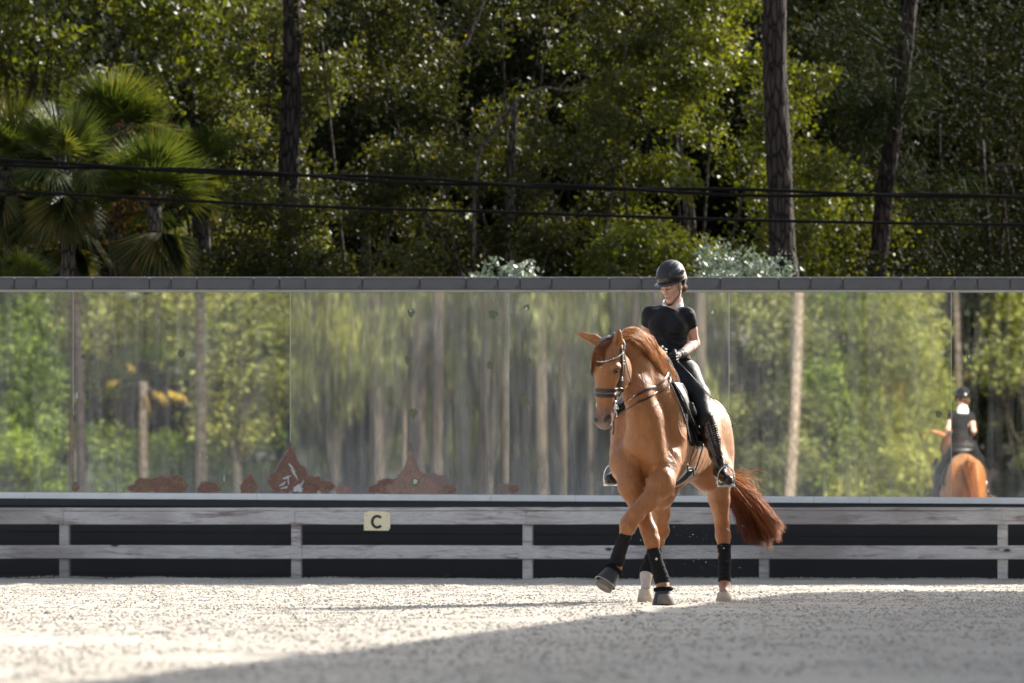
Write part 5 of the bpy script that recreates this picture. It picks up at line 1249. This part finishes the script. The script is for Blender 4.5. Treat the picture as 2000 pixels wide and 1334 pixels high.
sf = Field(HL(0, -.55, 1.65)-0.42, HL(0, -.55, 1.65)+0.42, 0.009)
sf.ell(HL(0, -.58, 1.62), (.17, .26, .055), RH, .04); sf.ell(HL(0, -.80, 1.665), (.17, .055, .06), RH, .05); sf.ell(HL(0, -.37, 1.64), (.075, .05, .055), RH, .05)
fmesh('seat', sf, m_blk, sd, 1)
def kb(sgn):
    f = Field(HL(0, -.45, 1.45)-0.55, HL(0, -.45, 1.45)+0.55, 0.008)
    c = [np.array(onhorse(1336, 766, 0.03)), np.array(onhorse(1347, 790, 0.035)), np.array(onhorse(1357, 815, 0.035)), np.array(onhorse(1363, 845, 0.03))]
    if sgn < 0:
        d = []
        for p in c: l = LT(p); d.append(HL(-l[0], l[1], l[2]))
        c = d
    f.chain(c, [.020, .028, .027, .014], .02); fmesh('knee_block', f, m_blk, sd, 1)
kb(1); kb(-1)
def line_on(name, pxs, off, r_, mat, parent, n=24):
    b = MB(); q = spline([onhorse(x, y, off) for x, y in pxs], n); b.tube(q, r_, 6); return b.build(name, mat, parent, True)
line_on('piping', [(1306, 741), (1318, 766), (1330, 794), (1341, 826), (1349, 862)], 0.014, 0.0022, m_pipe, pad)
line_on('flap_edge', [(1314, 744), (1328, 770), (1341, 800), (1352, 830), (1361, 858)], 0.030, 0.004, m_blk, sd)
q = spline([onhorse(x, y, 0.034) for x, y in ((1324, 752), (1337, 780), (1349, 808), (1358, 832))], 22); st = MB()
for i in range(21): st.tube([q[i], q[i]*0.45+q[i+1]*0.55], 0.0026, 5)
st.build('stitching', m_pipe, sd, True)
gi = thing('girth', 'pale grey belly guard girth with black straps under the chestnut horse', 'girth', HL(0, -.33, 0.9))
fmesh('belly_guard', shell(lo, hi, 0.017, 0.001, lambda x, y, z: mx(mx(y+0.20-(z-.9)*.25, -0.50-y), z-1.02)+0*x), simple_mat('pale grey girth', (0.34, 0.325, 0.30), 0.8, 0, 60, 0.25, 0.4), gi, 1)
fmesh('girth_band', shell(lo, hi, 0.025, 0.015, lambda x, y, z: mx(mx(y+0.345-(z-.9)*.1, -0.43-y), z-1.0)+0*x), m_blk, gi, 1)
for a, b_ in (((1356, 868), (1343, 912)), ((1372, 868), (1358, 918))):
    strap('girth_strap', [onhorse(*a, 0.012), onhorse((a[0]+b_[0])/2, (a[1]+b_[1])/2, 0.012), onhorse(*b_, 0.018)], .020, m_blk, gi, off=0.016, th=.005, n=20)
for px_, py_ in ((1343, 913), (1355, 922)):
    c = onhorse(px_, py_, 0.03); ring('buckle', c, -HD*.2+LF, 0.015, 0.005, m_blk, gi, 1.5, 14)

# ================================================================== RIDER
RL, RF = LF, HD
def skin_mat():
    t = NT('skin'); co = t.coord(); a = t.noise(30, 4, 0.6, co); at = t.n('ShaderNodeAttribute', attribute_name='tint')
    c = t.mix(a, (0.58, 0.34, 0.25), (0.68, 0.42, 0.32)); c = t.mix(1.0, c, at.outputs['Color'], 'MULTIPLY')
    return t.done(t.pbsdf(c, 0.45, 0, t.bump(a, 0.15, 0.002), 0.4, **{'Subsurface Weight': 0.12, 'Subsurface Radius': (0.02, 0.008, 0.004), 'Subsurface Scale': 1.0}))
M_SKIN = skin_mat()
m_shirt = fabric_mat('black jersey', (0.010, 0.010, 0.0125), 0.75, (9, 9, 22), 0.25, 0.02); m_bree = fabric_mat('black breeches', (0.011, 0.011, 0.012), 0.6, (16, 16, 12), 0.35, 0.01)
for m__ in (m_shirt, m_bree): m__.node_tree.nodes
m_boot = leather('brown black boot leather', (0.022, 0.011, 0.009), 0.22); m_glove = leather('black glove leather', (0.010, 0.010, 0.011), 0.62)
rider = thing('person', 'rider in black polo shirt, breeches, tall boots and helmet looking down with reins in hand', 'person', P(1312, 745, 41.93))
# head frame
EO = P(1311.5, 556, 41.90); yw, pt_ = math.radians(34), math.radians(-23)
ex = np.array([math.cos(yw), -math.sin(yw), 0]); ey = np.array([-math.sin(yw)*math.cos(pt_), -math.cos(yw)*math.cos(pt_), math.sin(pt_)]); ez = -np.cross(ex, ey)
def E(x, y, z): return EO+ex*x+ey*y+ez*z
RE = np.array([ex, ey, ez]); RT = np.array([RL, RF, UP])
PEL = P(1317, 727, 41.99); WAI = P(1307, 684, 41.95); CHE = P(1307.5, 634, 41.95); NKB = P(1314, 600, 41.98)
S_L, S_R = P(1343, 616, 41.93), P(1270, 613, 42.00); E_L, E_R = P(1357, 670, 42.02), P(1259, 664, 42.10)
W_L, W_R = P(1331, 691, 41.74), P(1285, 687, 41.80); H_L, H_R = P(1315, 698, 41.62), P(1296, 690, 41.68)
HIP = {1: PEL+RL*0.095-UP*0.02, -1: PEL-RL*0.095-UP*0.02}
KNE = {1: HL(.352, -.33, 1.375), -1: HL(-.30, -.33, 1.375)}
ANK = {1: P(1406, 914, 41.84), -1: P(1209, 912, 42.02)}
HEE = {1: P(1403, 932, 41.92), -1: P(1213, 930, 42.10)}
TOE = {1: P(1421, 938, 41.70), -1: P(1192, 936, 41.88)}
def head(f):
    f.ell(E(0, -.018, .045), (.073, .092, .085), RE, .03); f.ell(E(0, .028, -.022), (.058, .066, .080), RE, .03)
    for s_ in (1, -1):
        f.cone(E(.042*s_, .0, -.050), E(.012*s_, .070, -.098), .026, .017, .025); f.ell(E(.038*s_, .058, -.022), (.021, .020, .017), RE, .018)
        f.ell(E(.027*s_, .081, .024), (.020, .012, .009), RE, .012); f.ell(E(.029*s_, .098, .006), (.013, .010, .007), RE, .010, 's')
        f.ell(E(.029*s_, .076, .002), (.0135, .012, .011), RE, .006)
        f.ell(E(.071*s_, -.008, -.012), (.008, .019, .030), RE, .008)
        f.ell(E(.009*s_, .103, -.034), (.0075, .009, .007), RE, .006)
        f.cone(E(.019*s_, .098, -.036), E(.030*s_, .084, -.066), .0035, .003, .010, 's')
    f.cone(E(0, .086, .016), E(0, .108, -.030), .0085, .0095, .012)
    f.ell(E(0, .090, -.064), (.022, .010, .0075), RE, .008); f.ell(E(0, .087, -.074), (.018, .010, .0070), RE, .008)
    f.cone(E(-.018, .101, -.0690), E(.018, .101, -.0690), .0022, .0022, .004, 's')
    f.ell(E(0, .078, -.100), (.018, .017, .014), RE, .015)
    f.cone(E(0, -.028, -.05), NKB+UP*.01, .050, .056, .03); f.cone(P(1311, 590, 41.93), P(1313, 606, 41.93), .030, .035, .04)
def torso(f, e, k=.05, sleeve=False):
    f.ell(CHE-UP*.02, (.143+e, .100+e, .145), RT, k); f.cone(S_L-RL*.02-UP*.006, S_R+RL*.02-UP*.006, .044+e, .044+e, k); f.cone(NKB-UP*.055, CHE+UP*.05, .055+e, .085+e, .05)
    f.cone(P(1320, 607, 41.98), S_L, .034+e, .042+e, .04); f.cone(P(1306, 607, 41.99), S_R, .034+e, .042+e, .04)
    for s_ in (1, -1): f.ell(CHE+RL*.066*s_+RF*.075-UP*.012, (.062+e, .050+e, .058+e), RT, .04)
    f.ell(WAI, (.122+e, .092+e, .12), RT, .07)
bf = Field((0.85, 41.40, 1.18), (1.50, 42.40, 2.56), 0.0052)
torso(bf, -.006); head(bf)
bf.ell(PEL, (.155, .12, .115), RT, .06)
for s_ in (1, -1): bf.cone(HIP[s_], HIP[s_]*.55+KNE[s_]*.45, .088, .074, .05)
for S_, E__, W__, H__ in ((S_L, E_L, W_L, H_L), (S_R, E_R, W_R, H_R)):
    bf.chain([S_, (S_+E__)/2, E__], [.045, .042, .036], .02); bf.chain([E__, E__*.65+W__*.35, W__, W__*.4+H__*.6], [.036, .037, .0265, .024], .015)
def tint(V):
    M = (V-EO)@RE.T; C = np.ones((len(V), 3)); hd = (M[:, 2] > -.13) & (M[:, 1] > .0)
    def mixc(m, col):
        nonlocal C; m = np.clip(m, 0, 1)[:, None]; C = C*(1-m)+np.array(col)*m
    for s_ in (1, -1):
        d = np.linalg.norm((M-np.array([.040*s_, .07, -.035]))/np.array([1, 1, .9]), axis=1); mixc(np.where(hd, np.clip((.035-d)/.03, 0, 1)*.45, 0), (1.05, .72, .66))
    mixc(np.clip(vnoise(V*35, 5)-.3, 0, 1)*.25, (.9, .75, .7)); return {'tint': C}
fmesh('body', bf, M_SKIN, rider, 2, tint)
# facial details
m_lip = simple_mat('lips', (0.38, 0.13, 0.115), 0.4, 0, 80, 0.15); m_brow = simple_mat('brow hair', (0.13, 0.065, 0.04), 0.8); m_lash = simple_mat('lashes', (0.035, 0.02, 0.018), 0.7)
def onface(name, pts, r_, mat, off=0.0, n=12, prof=(0.2, 1, 1, 0.2)):
    q = bf.snap(spline([E(*p) for p in pts], n), off, 4); b = MB(); b.tube(q, np.interp(np.linspace(0, 1, n), np.linspace(0, 1, len(prof)), prof)*r_, 8); return b.build(name, mat, rider, True)
onface('lip', [(-.020, .09, -.067), (-.006, .11, -.0620), (0, .11, -.0635), (.006, .11, -.0620), (.020, .09, -.067)], .0042, m_lip, -.0015)
onface('lip', [(-.018, .09, -.070), (0, .11, -.0755), (.018, .09, -.070)], .0050, m_lip, -.0020)
for s_ in (1, -1):
    onface('eyebrow', [(.012*s_, .11, .024), (.028*s_, .10, .030), (.045*s_, .08, .025)], .0035, m_brow, -.001)
    onface('eyelash', [(.016*s_, .11, .000), (.030*s_, .10, -.0045), (.044*s_, .08, .001)], .0030, m_lash, .0005)
    onface('nostril', [(.005*s_, .12, -.042), (.010*s_, .12, -.0405)], .0028, m_lash, 0, 4, (.7, 1))
# hair
m_hair = hair_mat('brown blond hair', [(0, (0.10, 0.055, 0.03)), (0.6, (0.24, 0.14, 0.07)), (1, (0.40, 0.26, 0.14))])
hfld = Field(EO-.2, EO+.2, 0.006); hfld.ell(E(0, -.045, .01), (.076, .078, .075), RE, .02); hfld.ell(E(.010, -.108, -.062), (.040, .034, .036), RE, .02); hfld.cone(E(.058, -.03, .02), E(.03, -.09, -.05), .018, .02, .02); hfld.cone(E(-.058, -.03, .02), E(-.03, -.09, -.05), .018, .02, .02)
hb = fmesh('hair', hfld, m_hair, rider, 1, lambda V: {'rnd': np.clip(.4+.4*vnoise(V*np.array([90, 90, 30]), 6), 0, 1)})
rr_ = np.random.default_rng(8); N = 500; a0 = rr_.random(N)*6.283; c0 = E(.010, -.108, -.062); d0 = unit(rr_.normal(size=(N, 3)))*.037; d1 = unit(d0+rr_.normal(size=(N, 3))*.04)*.039
hair('bun_strand', c0+d0, c0+d1, c0+unit(d0+d1)*.043, m_hair, hb, .0011, 6, seed=2, curl=.001)
# helmet
t = NT('helmet shell'); co = t.coord(); a = t.noise(60, 4, .6, co); m_helm = t.done(t.pbsdf(t.mix(a, (0.005, 0.005, 0.006), (0.011, 0.011, 0.013)), 0.2, 0, None, 0.45, **{'Coat Weight': 0.3, 'Coat Roughness': 0.08}))
m_helm2 = simple_mat('helmet matte panel', (0.012, 0.012, 0.014), 0.6, 0, 200, 0.3, 0.3); m_helm3 = simple_mat('helmet smoky panel', (0.025, 0.025, 0.028), 0.28, 0.0, 45, 0.8)
hm = Field(EO-.24, EO+.24, 0.005); hm.ell(E(0, -.018, .060), (.104, .128, .118), RE, .01); hm.ell(E(0, -.075, .01), (.082, .062, .062), RE, .03)
def eclip(f, n, d):
    X, Y, Z = f.coords(); x, y, z = X[:, None, None]-EO[0], Y[None, :, None]-EO[1], Z[None, None, :]-EO[2]; n = np.asarray(n, float); w = ex*n[0]+ey*n[1]+ez*n[2]
    f.F = np.maximum(f.F, (x*w[0]+y*w[1]+z*w[2]-d).astype(np.float32)); return f
c1 = hm.sub(EO-.24, EO+.24); eclip(c1, (0, -.12, -1), -.030)
c2 = hm.sub(EO-.24, EO+.24); eclip(c2, (0, 1, 0), -.035); eclip(c2, (0, 0, -1), .045); c1.F = np.minimum(c1.F, c2.F); inn = Field(EO-.24, EO+.24, 0.005); inn.ell(E(0, -.018, .045), (.083, .105, .09), RE, .01); inn.ell(E(0, -.075, .0), (.072, .052, .075), RE, .03)
c1.F = np.maximum(c1.F, -inn.F)
helm = fmesh('helmet', c1, m_helm, rider, 1)
c3 = hm.sub(EO-.24, EO+.24, .003)
X, Y, Z = c3.coords(); x, y, z = X[:, None, None]-EO[0], Y[None, :, None]-EO[1], Z[None, None, :]-EO[2]
lx = x*ex[0]+y*ex[1]+z*ex[2]; ly = x*ey[0]+y*ey[1]+z*ey[2]; lz = x*ez[0]+y*ez[1]+z*ez[2]
pan = c3.sub(EO-.24, EO+.24); pan.F = np.maximum(np.maximum(pan.F, -(c3.F+.008)), np.maximum(np.abs(lx)-(.048+.0*lz), .088-lz+ly*.0)); fmesh('matte_panel', pan, m_helm2, helm, 1)
pan = c3.sub(EO-.24, EO+.24, -.0012); pan.F = np.maximum(np.maximum(pan.F, -(c3.F+.008)), np.maximum(np.maximum(.055-np.abs(lx), .070+.25*(.1-ly)-lz), lz-(.128+.2*(.05-ly)))); fmesh('smoky_panel', pan, m_helm3, helm, 1)
vz = Field(EO-.24, EO+.24, 0.004); vz.ell(E(0, .085, .040), (.078, .072, .0085), RE, .004); eclip(vz, (0, -1, 0), -.072); fmesh('visor', vz, simple_mat('clear smoky visor', (0.06, 0.06, 0.06), 0.12, 0.0, 50, 0.2), helm, 1)
b = MB(); b.tube([E(.1*math.sin(a)*1.02, -.018+.125*math.cos(a), .034+.0*math.cos(a)) for a in np.linspace(-1.75, 1.75, 40)], .005, 8); b.build('helmet_rim', m_helm3, helm, True)
for s_ in (1, -1):
    for p0 in ((.082, .018, .040), (.080, -.060, .010)):
        q = [E(p0[0]*s_, p0[1], p0[2]), E(.073*s_, (p0[1]+.012)*.6+.0, -.025), E(.060*s_, .012, -.062)]; strap('chin_strap', q, .011, m_blk, helm, f=bf, off=.004, th=.003, n=16, snap=False, wdir=ex*s_)
strap('chin_strap', [E(.060, .012, -.062), E(.046, .035, -.090), E(.02, .062, -.116), E(0, .068, -.119), E(-.02, .062, -.116), E(-.046, .035, -.090), E(-.060, .012, -.062)], .012, m_blk, helm, f=bf, off=.003, th=.003, n=40)
# shirt
tf = Field((0.85, 41.65, 1.55), (1.50, 42.35, 2.32), 0.0055)
torso(tf, .008); tf.ell(WAI-UP*.04, (.138, .104, .09), RT, .05); tf.ell(PEL+UP*.055, (.148, .118, .075), RT, .05)
for S_, E__ in ((S_L, E_L), (S_R, E_R)): tf.cone(S_, S_*.66+E__*.34, .052, .053, .03)
for a_, b_, rr0 in ((P(1285, 660, 41.80), P(1330, 672, 41.80), .006), (P(1282, 676, 41.80), P(1325, 684, 41.80), .006), (P(1290, 645, 41.79), P(1330, 652, 41.80), .005)):
    q = tf.snap(spline([a_, (a_+b_)/2-np.array([0, 0, .006]), b_], 6), -.002); tf.chain(list(q), [.002]+[rr0]*4+[.002], .015)
for S_, E__ in ((S_L, E_L), (S_R, E_R)):
    c = S_*.62+E__*.38; n = unit(E__-S_); tf.cone(c+n*.06, c+n*.12, .066, .066, .004, 's')
tf.cone(P(1310, 596, 41.84), P(1306, 614, 41.80), .030, .007, .005, 's'); tf.cone(P(1312, 585, 41.70), P(1311, 597, 41.75), .04, .03, .006, 's')
tf.cone(P(1314, 560, 41.95), NKB-UP*.005, .064, .062, .006, 's')
tf.clip(PEL+UP*.088, -UP)
def sdisp(V):
    L = (V-CHE); fold = vnoise(V*np.array([7, 7, 17.]), 60)*.005+vnoise(V*np.array([16, 16, 40.]), 61)*.0028; return V+tf.grad(V)*fold[:, None]
fmesh('shirt', tf, m_shirt, rider, 1, None, sdisp)
cf = Field(NKB-.14, NKB+.16, 0.004); cf.cone(NKB-UP*.030, NKB+UP*.070, .086, .070, .003); ci_ = Field(NKB-.14, NKB+.16, 0.004); ci_.cone(NKB-UP*.06, NKB+UP*.12, .077, .058, .003); cf.F = np.maximum(cf.F, -ci_.F)
cf.clip(NKB-UP*.028, -UP); cf.clip(NKB+UP*.054, UP*.9+RF*.50); cf.cone(P(1309, 583, 41.84), P(1307, 612, 41.84), .052, .022, .004, 's'); fmesh('collar', cf, simple_mat('white collar', (0.80, 0.80, 0.80), 0.7, 0, 30, 0.05), rider, 1)
pb = MB()
c = P(1317, 598, 42.20); pb.tube([c+RL*a*.012+UP*(.006*math.sin(a*3)-.05)-RF*.005 for a in np.linspace(-1, 1, 8)], .003, 6)
q = tf.snap(np.array([CHE-RF*.14+UP*.10+RL*x+UP*z for x, z in ((-.012, 0), (-.004, .012), (.006, .004), (.014, .012))]), .001); pb2 = MB(); pb2.tube(q, .0035, 6); pb2.build('shirt_emblem', m_pipe, rider, True)
for sx_ in (P(1278, 594, 41.9), P(1341, 597, 41.9)):
    q = tf.snap(np.array([sx_-RL*.022-UP*.002, sx_, sx_+RL*.020-UP*.004]), .0012); strap('shoulder_tab', list(q), .014, leather('glossy tab', (0.05, 0.05, 0.055), 0.12) if 'glossy tab' not in bpy.data.materials else bpy.data.materials['glossy tab'], rider, f=tf, off=.0012, th=.0015, n=14)
# breeches
bfz = Field((0.60, 41.15, 1.10), (1.65, 42.40, 1.92), 0.0065); bfz.ell(PEL, (.168, .132, .128), RT, .06); bfz.ell(WAI-UP*.06, (.125, .09, .07), RT, .05)
for s_ in (1, -1): bfz.chain([HIP[s_], HIP[s_]*.5+KNE[s_]*.5+RL*s_*.012, KNE[s_]], [.100, .084, .060], .05); bfz.cone(KNE[s_], KNE[s_]*.7+ANK[s_]*.3, .058, .054, .02)
bfz.clip(PEL+UP*.112, UP)
def bdisp(V): return V+bfz.grad(V)*(vnoise(V*np.array([20, 20, 20.]), 63)*.0022*np.clip((V[:, 2]-1.5)/.1, .3, 1))[:, None]
fmesh('breeches', bfz, m_bree, rider, 1, None, bdisp)
blt = MB(); c = PEL+UP*.080; bp_ = [c+RL*.136*math.sin(a)+RF*.106*math.cos(a) for a in np.linspace(0, 6.2832, 40)]; q = np.array(bp_); q[:, 2] = c[2]
strap('belt', list(q), .028, m_brn, rider, f=bfz, off=.004, th=.004, n=60, snap=False)
# boots
def boot(s_):
    f = Field(np.minimum(KNE[s_], TOE[s_])-.16, np.maximum(KNE[s_], TOE[s_])+.16, 0.0055); K_, A_, H_, T_ = KNE[s_], ANK[s_], HEE[s_], TOE[s_]
    d = A_-K_; top = K_+d*.0; f.chain([top, K_+d*.18, K_+d*.40, K_+d*.72, A_], [.064, .064, .063, .046, .041], .03); f.cone(A_, H_, .041, .034, .03); f.cone(H_*.5+A_*.5, T_, .045, .042, .04); f.cone(H_-UP*.012, T_-UP*.006, .030, .031, .02)
    nn = unit(-d+RL*s_*(-.45)+RF*.1); f.clip(K_+d*.03, nn)
    bt = fmesh('boot', f, m_boot, rider, 1)
    sole = MB(); sp = spline([H_-UP*.040, (H_+T_)/2-UP*.036, T_-UP*.034, T_+unit(T_-H_)*.026-UP*.026], 14); V, Fc = tube_geo(sp, [.024, .026, .026, .025, .026, .028, .031, .032, .033, .033, .032, .029, .024, .015], 12, True, .38); sole.add(V, Fc); sole.build('sole', m_rim, bt, True)
    # studs and lacing down the outside
    for row, (offx, py0, py1) in enumerate((((-6), .10, .80), ((6), .06, .55))):
        if s_ < 0: break
        stt = MB()
        for i in range(20 if row == 0 else 13):
            tt_ = py0+(py1-py0)*i/19*(1 if row == 0 else 19/12); p = K_+d*tt_; c = p+np.array([offx/265*(1-.35*tt_), -.12, 0]); g_ = f.snap(np.array([c]), 0.0005, 8)[0]; nn_ = f.grad(np.array([g_]))[0]; stt.tube([g_-nn_*.002, g_+nn_*.0022], [.0032, .0024], 7)
        stt.build('stud_row', m_steel, bt, True)
    if s_ > 0:
        lc = MB()
        for i in range(9):
            p = K_+d*(.12+.045*i); c = p+np.array([.055-.02*i/9, -.03, 0]); g_ = f.snap(np.array([c, c+np.array([-.02, -.03, -.012])]), .001, 6); lc.tube(g_, .002, 5)
        lc.build('lacing', m_pipe, bt, True)
    b = MB(); g_ = spline([f.snap(np.array([K_+d*.05+np.array([x, -.12, z])]), .001, 8)[0] for x, z in ((-.05, .0), (0, .004), (.05, .02))], 14); b.tube(g_, .0035, 6); b.build('boot_rim', m_brn, bt, True)
    return bt
boot(1); boot(-1)
# stirrups belong to the saddle
for s_ in (1, -1):
    T_, H_ = TOE[s_], HEE[s_]; fd = unit(T_-H_); ball = H_+(T_-H_)*.80-UP*.042; sdv = unit(np.cross(UP, fd)); up_ = unit(UP-fd*fd[2]+sdv*(-.10)*(1 if s_ > 0 else -1)*0)
    pts = [ball+sdv*x+up_*z for x, z in ((-.060, 0), (-.064, .045), (-.056, .092), (-.031, .130), (0, .143), (.031, .130), (.056, .092), (.064, .045), (.060, 0))]
    b = MB(); b.tube(spline(pts, 36), .0062, 8); si = b.build('stirrup_iron', m_steel, sd, True)
    b = MB(); b.box((-.062, -.026, -.010), (.062, .026, .006), lambda x, y, z: tuple(ball+sdv*x+fd*y+up_*z), .003); b.build('footplate', m_steel, si)
    b = MB(); b.box((-.050, -.021, .0065), (.050, .021, .010), lambda x, y, z: tuple(ball+sdv*x+fd*y+up_*z), .001); b.build('tread', m_rim, si)
    eye_ = ball+up_*.146; b = MB(); b.box((-.014, -.004, -.006), (.014, .004, .014), lambda x, y, z: tuple(eye_+sdv*x+fd*y+up_*z), .002); b.build('leather_eye', m_steel, si)
    side_ = 1 if s_ > 0 else -1; topl = HL(.30*side_, -.52, 1.30)
    strap('stirrup_leather', [eye_, (eye_+topl)/2+LF*side_*.012, topl], .020, m_blk, sd, snap=False, wdir=LF*side_, n=12)
# gloved hands
def fist(Wr, H, side, name):
    fw = unit(H-Wr); inw = unit(np.cross(fw, UP))*side; inw = unit(inw-fw*np.dot(inw, fw)); up = np.cross(inw, fw); up = up*np.sign(up[2]); c = H
    def G(i, f_, u): return c+inw*i+fw*f_+up*u
    f = Field(np.minimum(Wr, H)-.10, np.maximum(Wr, H)+.10, 0.0028); Rm = np.array([inw, fw, up])
    f.cone(Wr-fw*.03, Wr+fw*.02, .031, .029, .012); f.cone(Wr+fw*.01, G(0, -.02, 0), .027, .033, .02, flat=inw, fs=.8); f.ell(G(-.006, 0, 0), (.019, .040, .042), Rm, .012)
    for i, (u, l) in enumerate(((.030, 1.0), (.010, 1.06), (-.011, 1.0), (-.031, .86))):
        r_ = (.0098, .0100, .0096, .0086)[i]; a_ = G(-.008, .030, u); b_ = G(.012, .050*l, u-.001); c_ = G(.038, .040*l, u-.003); d_ = G(.040, .014, u-.003); e_ = G(.020, .006, u-.002)
        f.chain([a_, b_, c_, d_, e_], [r_*1.05, r_*1.08, r_, r_*.95, r_*.85], .0035)
    f.chain([G(.0, -.030, .030), G(.014, -.004, .046), G(.026, .020, .047), G(.036, .036, .040)], [.015, .0125, .0110, .0095], .006)
    g = fmesh(name, f, m_glove, rider, 1)
    b = MB(); q = [Wr+fw*.0+(inw*math.cos(a)+up*math.sin(a))*.0325 for a in np.linspace(0, 6.2832, 20)]; b.tube(q, .003, 6); b.build('glove_cuff', m_gry, g, True); return G
GL = fist(W_L, H_L, -1, 'glove'); GR = fist(W_R, H_R, 1, 'glove')
# reins (children of the bridle)
def lift2(q, off):
    q = np.array(q)
    for _ in range(4): d = hf.sample(q); q = q+hf.grad(q)*np.clip(off-d, 0, .05)[:, None]
    return q
def rein(pts, w=.017):
    q = lift2(spline(pts, 40), .012); strap('rein', list(q), w, m_brn, br, off=.003, th=.003, n=60, snap=False)
bl = hf.snap(np.array([HH(.06, -.01, -.285)]), 0.014)[0]; hl = GL(.03, .01, -.04); hr = GR(.03, .01, -.04)
rein([bl-hy*.028, P(1250, 768, 40.93), P(1276, 751, 41.15), P(1296, 724, 41.42), P(1306, 707, 41.56), hl])
rein([bl-hy*.02-hz_*.075, P(1252, 781, 40.94), P(1278, 760, 41.15), P(1298, 729, 41.42), P(1309, 709, 41.56), hl+np.array([.006, 0, 0])], .014)
br_ = hf.snap(np.array([HH(-.06, -.01, -.285)]), 0.014)[0]
rein([br_-hy*.028, HL(-.28, .20, 1.45), HL(-.20, .0, 1.66), hr]); rein([br_-hy*.02-hz_*.075, HL(-.29, .18, 1.42), HL(-.21, -.02, 1.64), hr], .014)
b = MB(); b.tube(spline([P(1316, 700, 41.60), P(1345, 728, 41.47), P(1390, 777, 41.58), P(1438, 823, 41.9), P(1432, 830, 41.9)], 40), np.linspace(.0048, .0022, 40), 7); wp = b.build('riding_whip', m_blk, None, True)
tag(wp, 'thin black riding whip held across the rider thigh', 'whip')
b = MB(); b.tube([P(1432, 829, 41.9), P(1429, 834, 41.9)], .0045, 6); b.build('whip_lash', m_blk, wp, True)

# sand kicked up by the hooves
r = np.random.default_rng(15); n = 70; C = np.array([P(1330+r.normal()*55, 1085+r.normal()*32, 42.2+r.normal()*.5) for _ in range(n)]); C2_ = np.array([P(1440+r.normal()*40, 1030+r.normal()*30, 43.0) for _ in range(12)])
C = np.vstack([C, C2_]); o = lumps('flying_sand', C, .0018+.0035*r.random(len(C))**3, simple_mat('white grit', (0.8, 0.78, 0.74), 0.8), 16); o['kind'] = 'stuff'; o['label'] = 'grains of sand thrown up around the hooves'
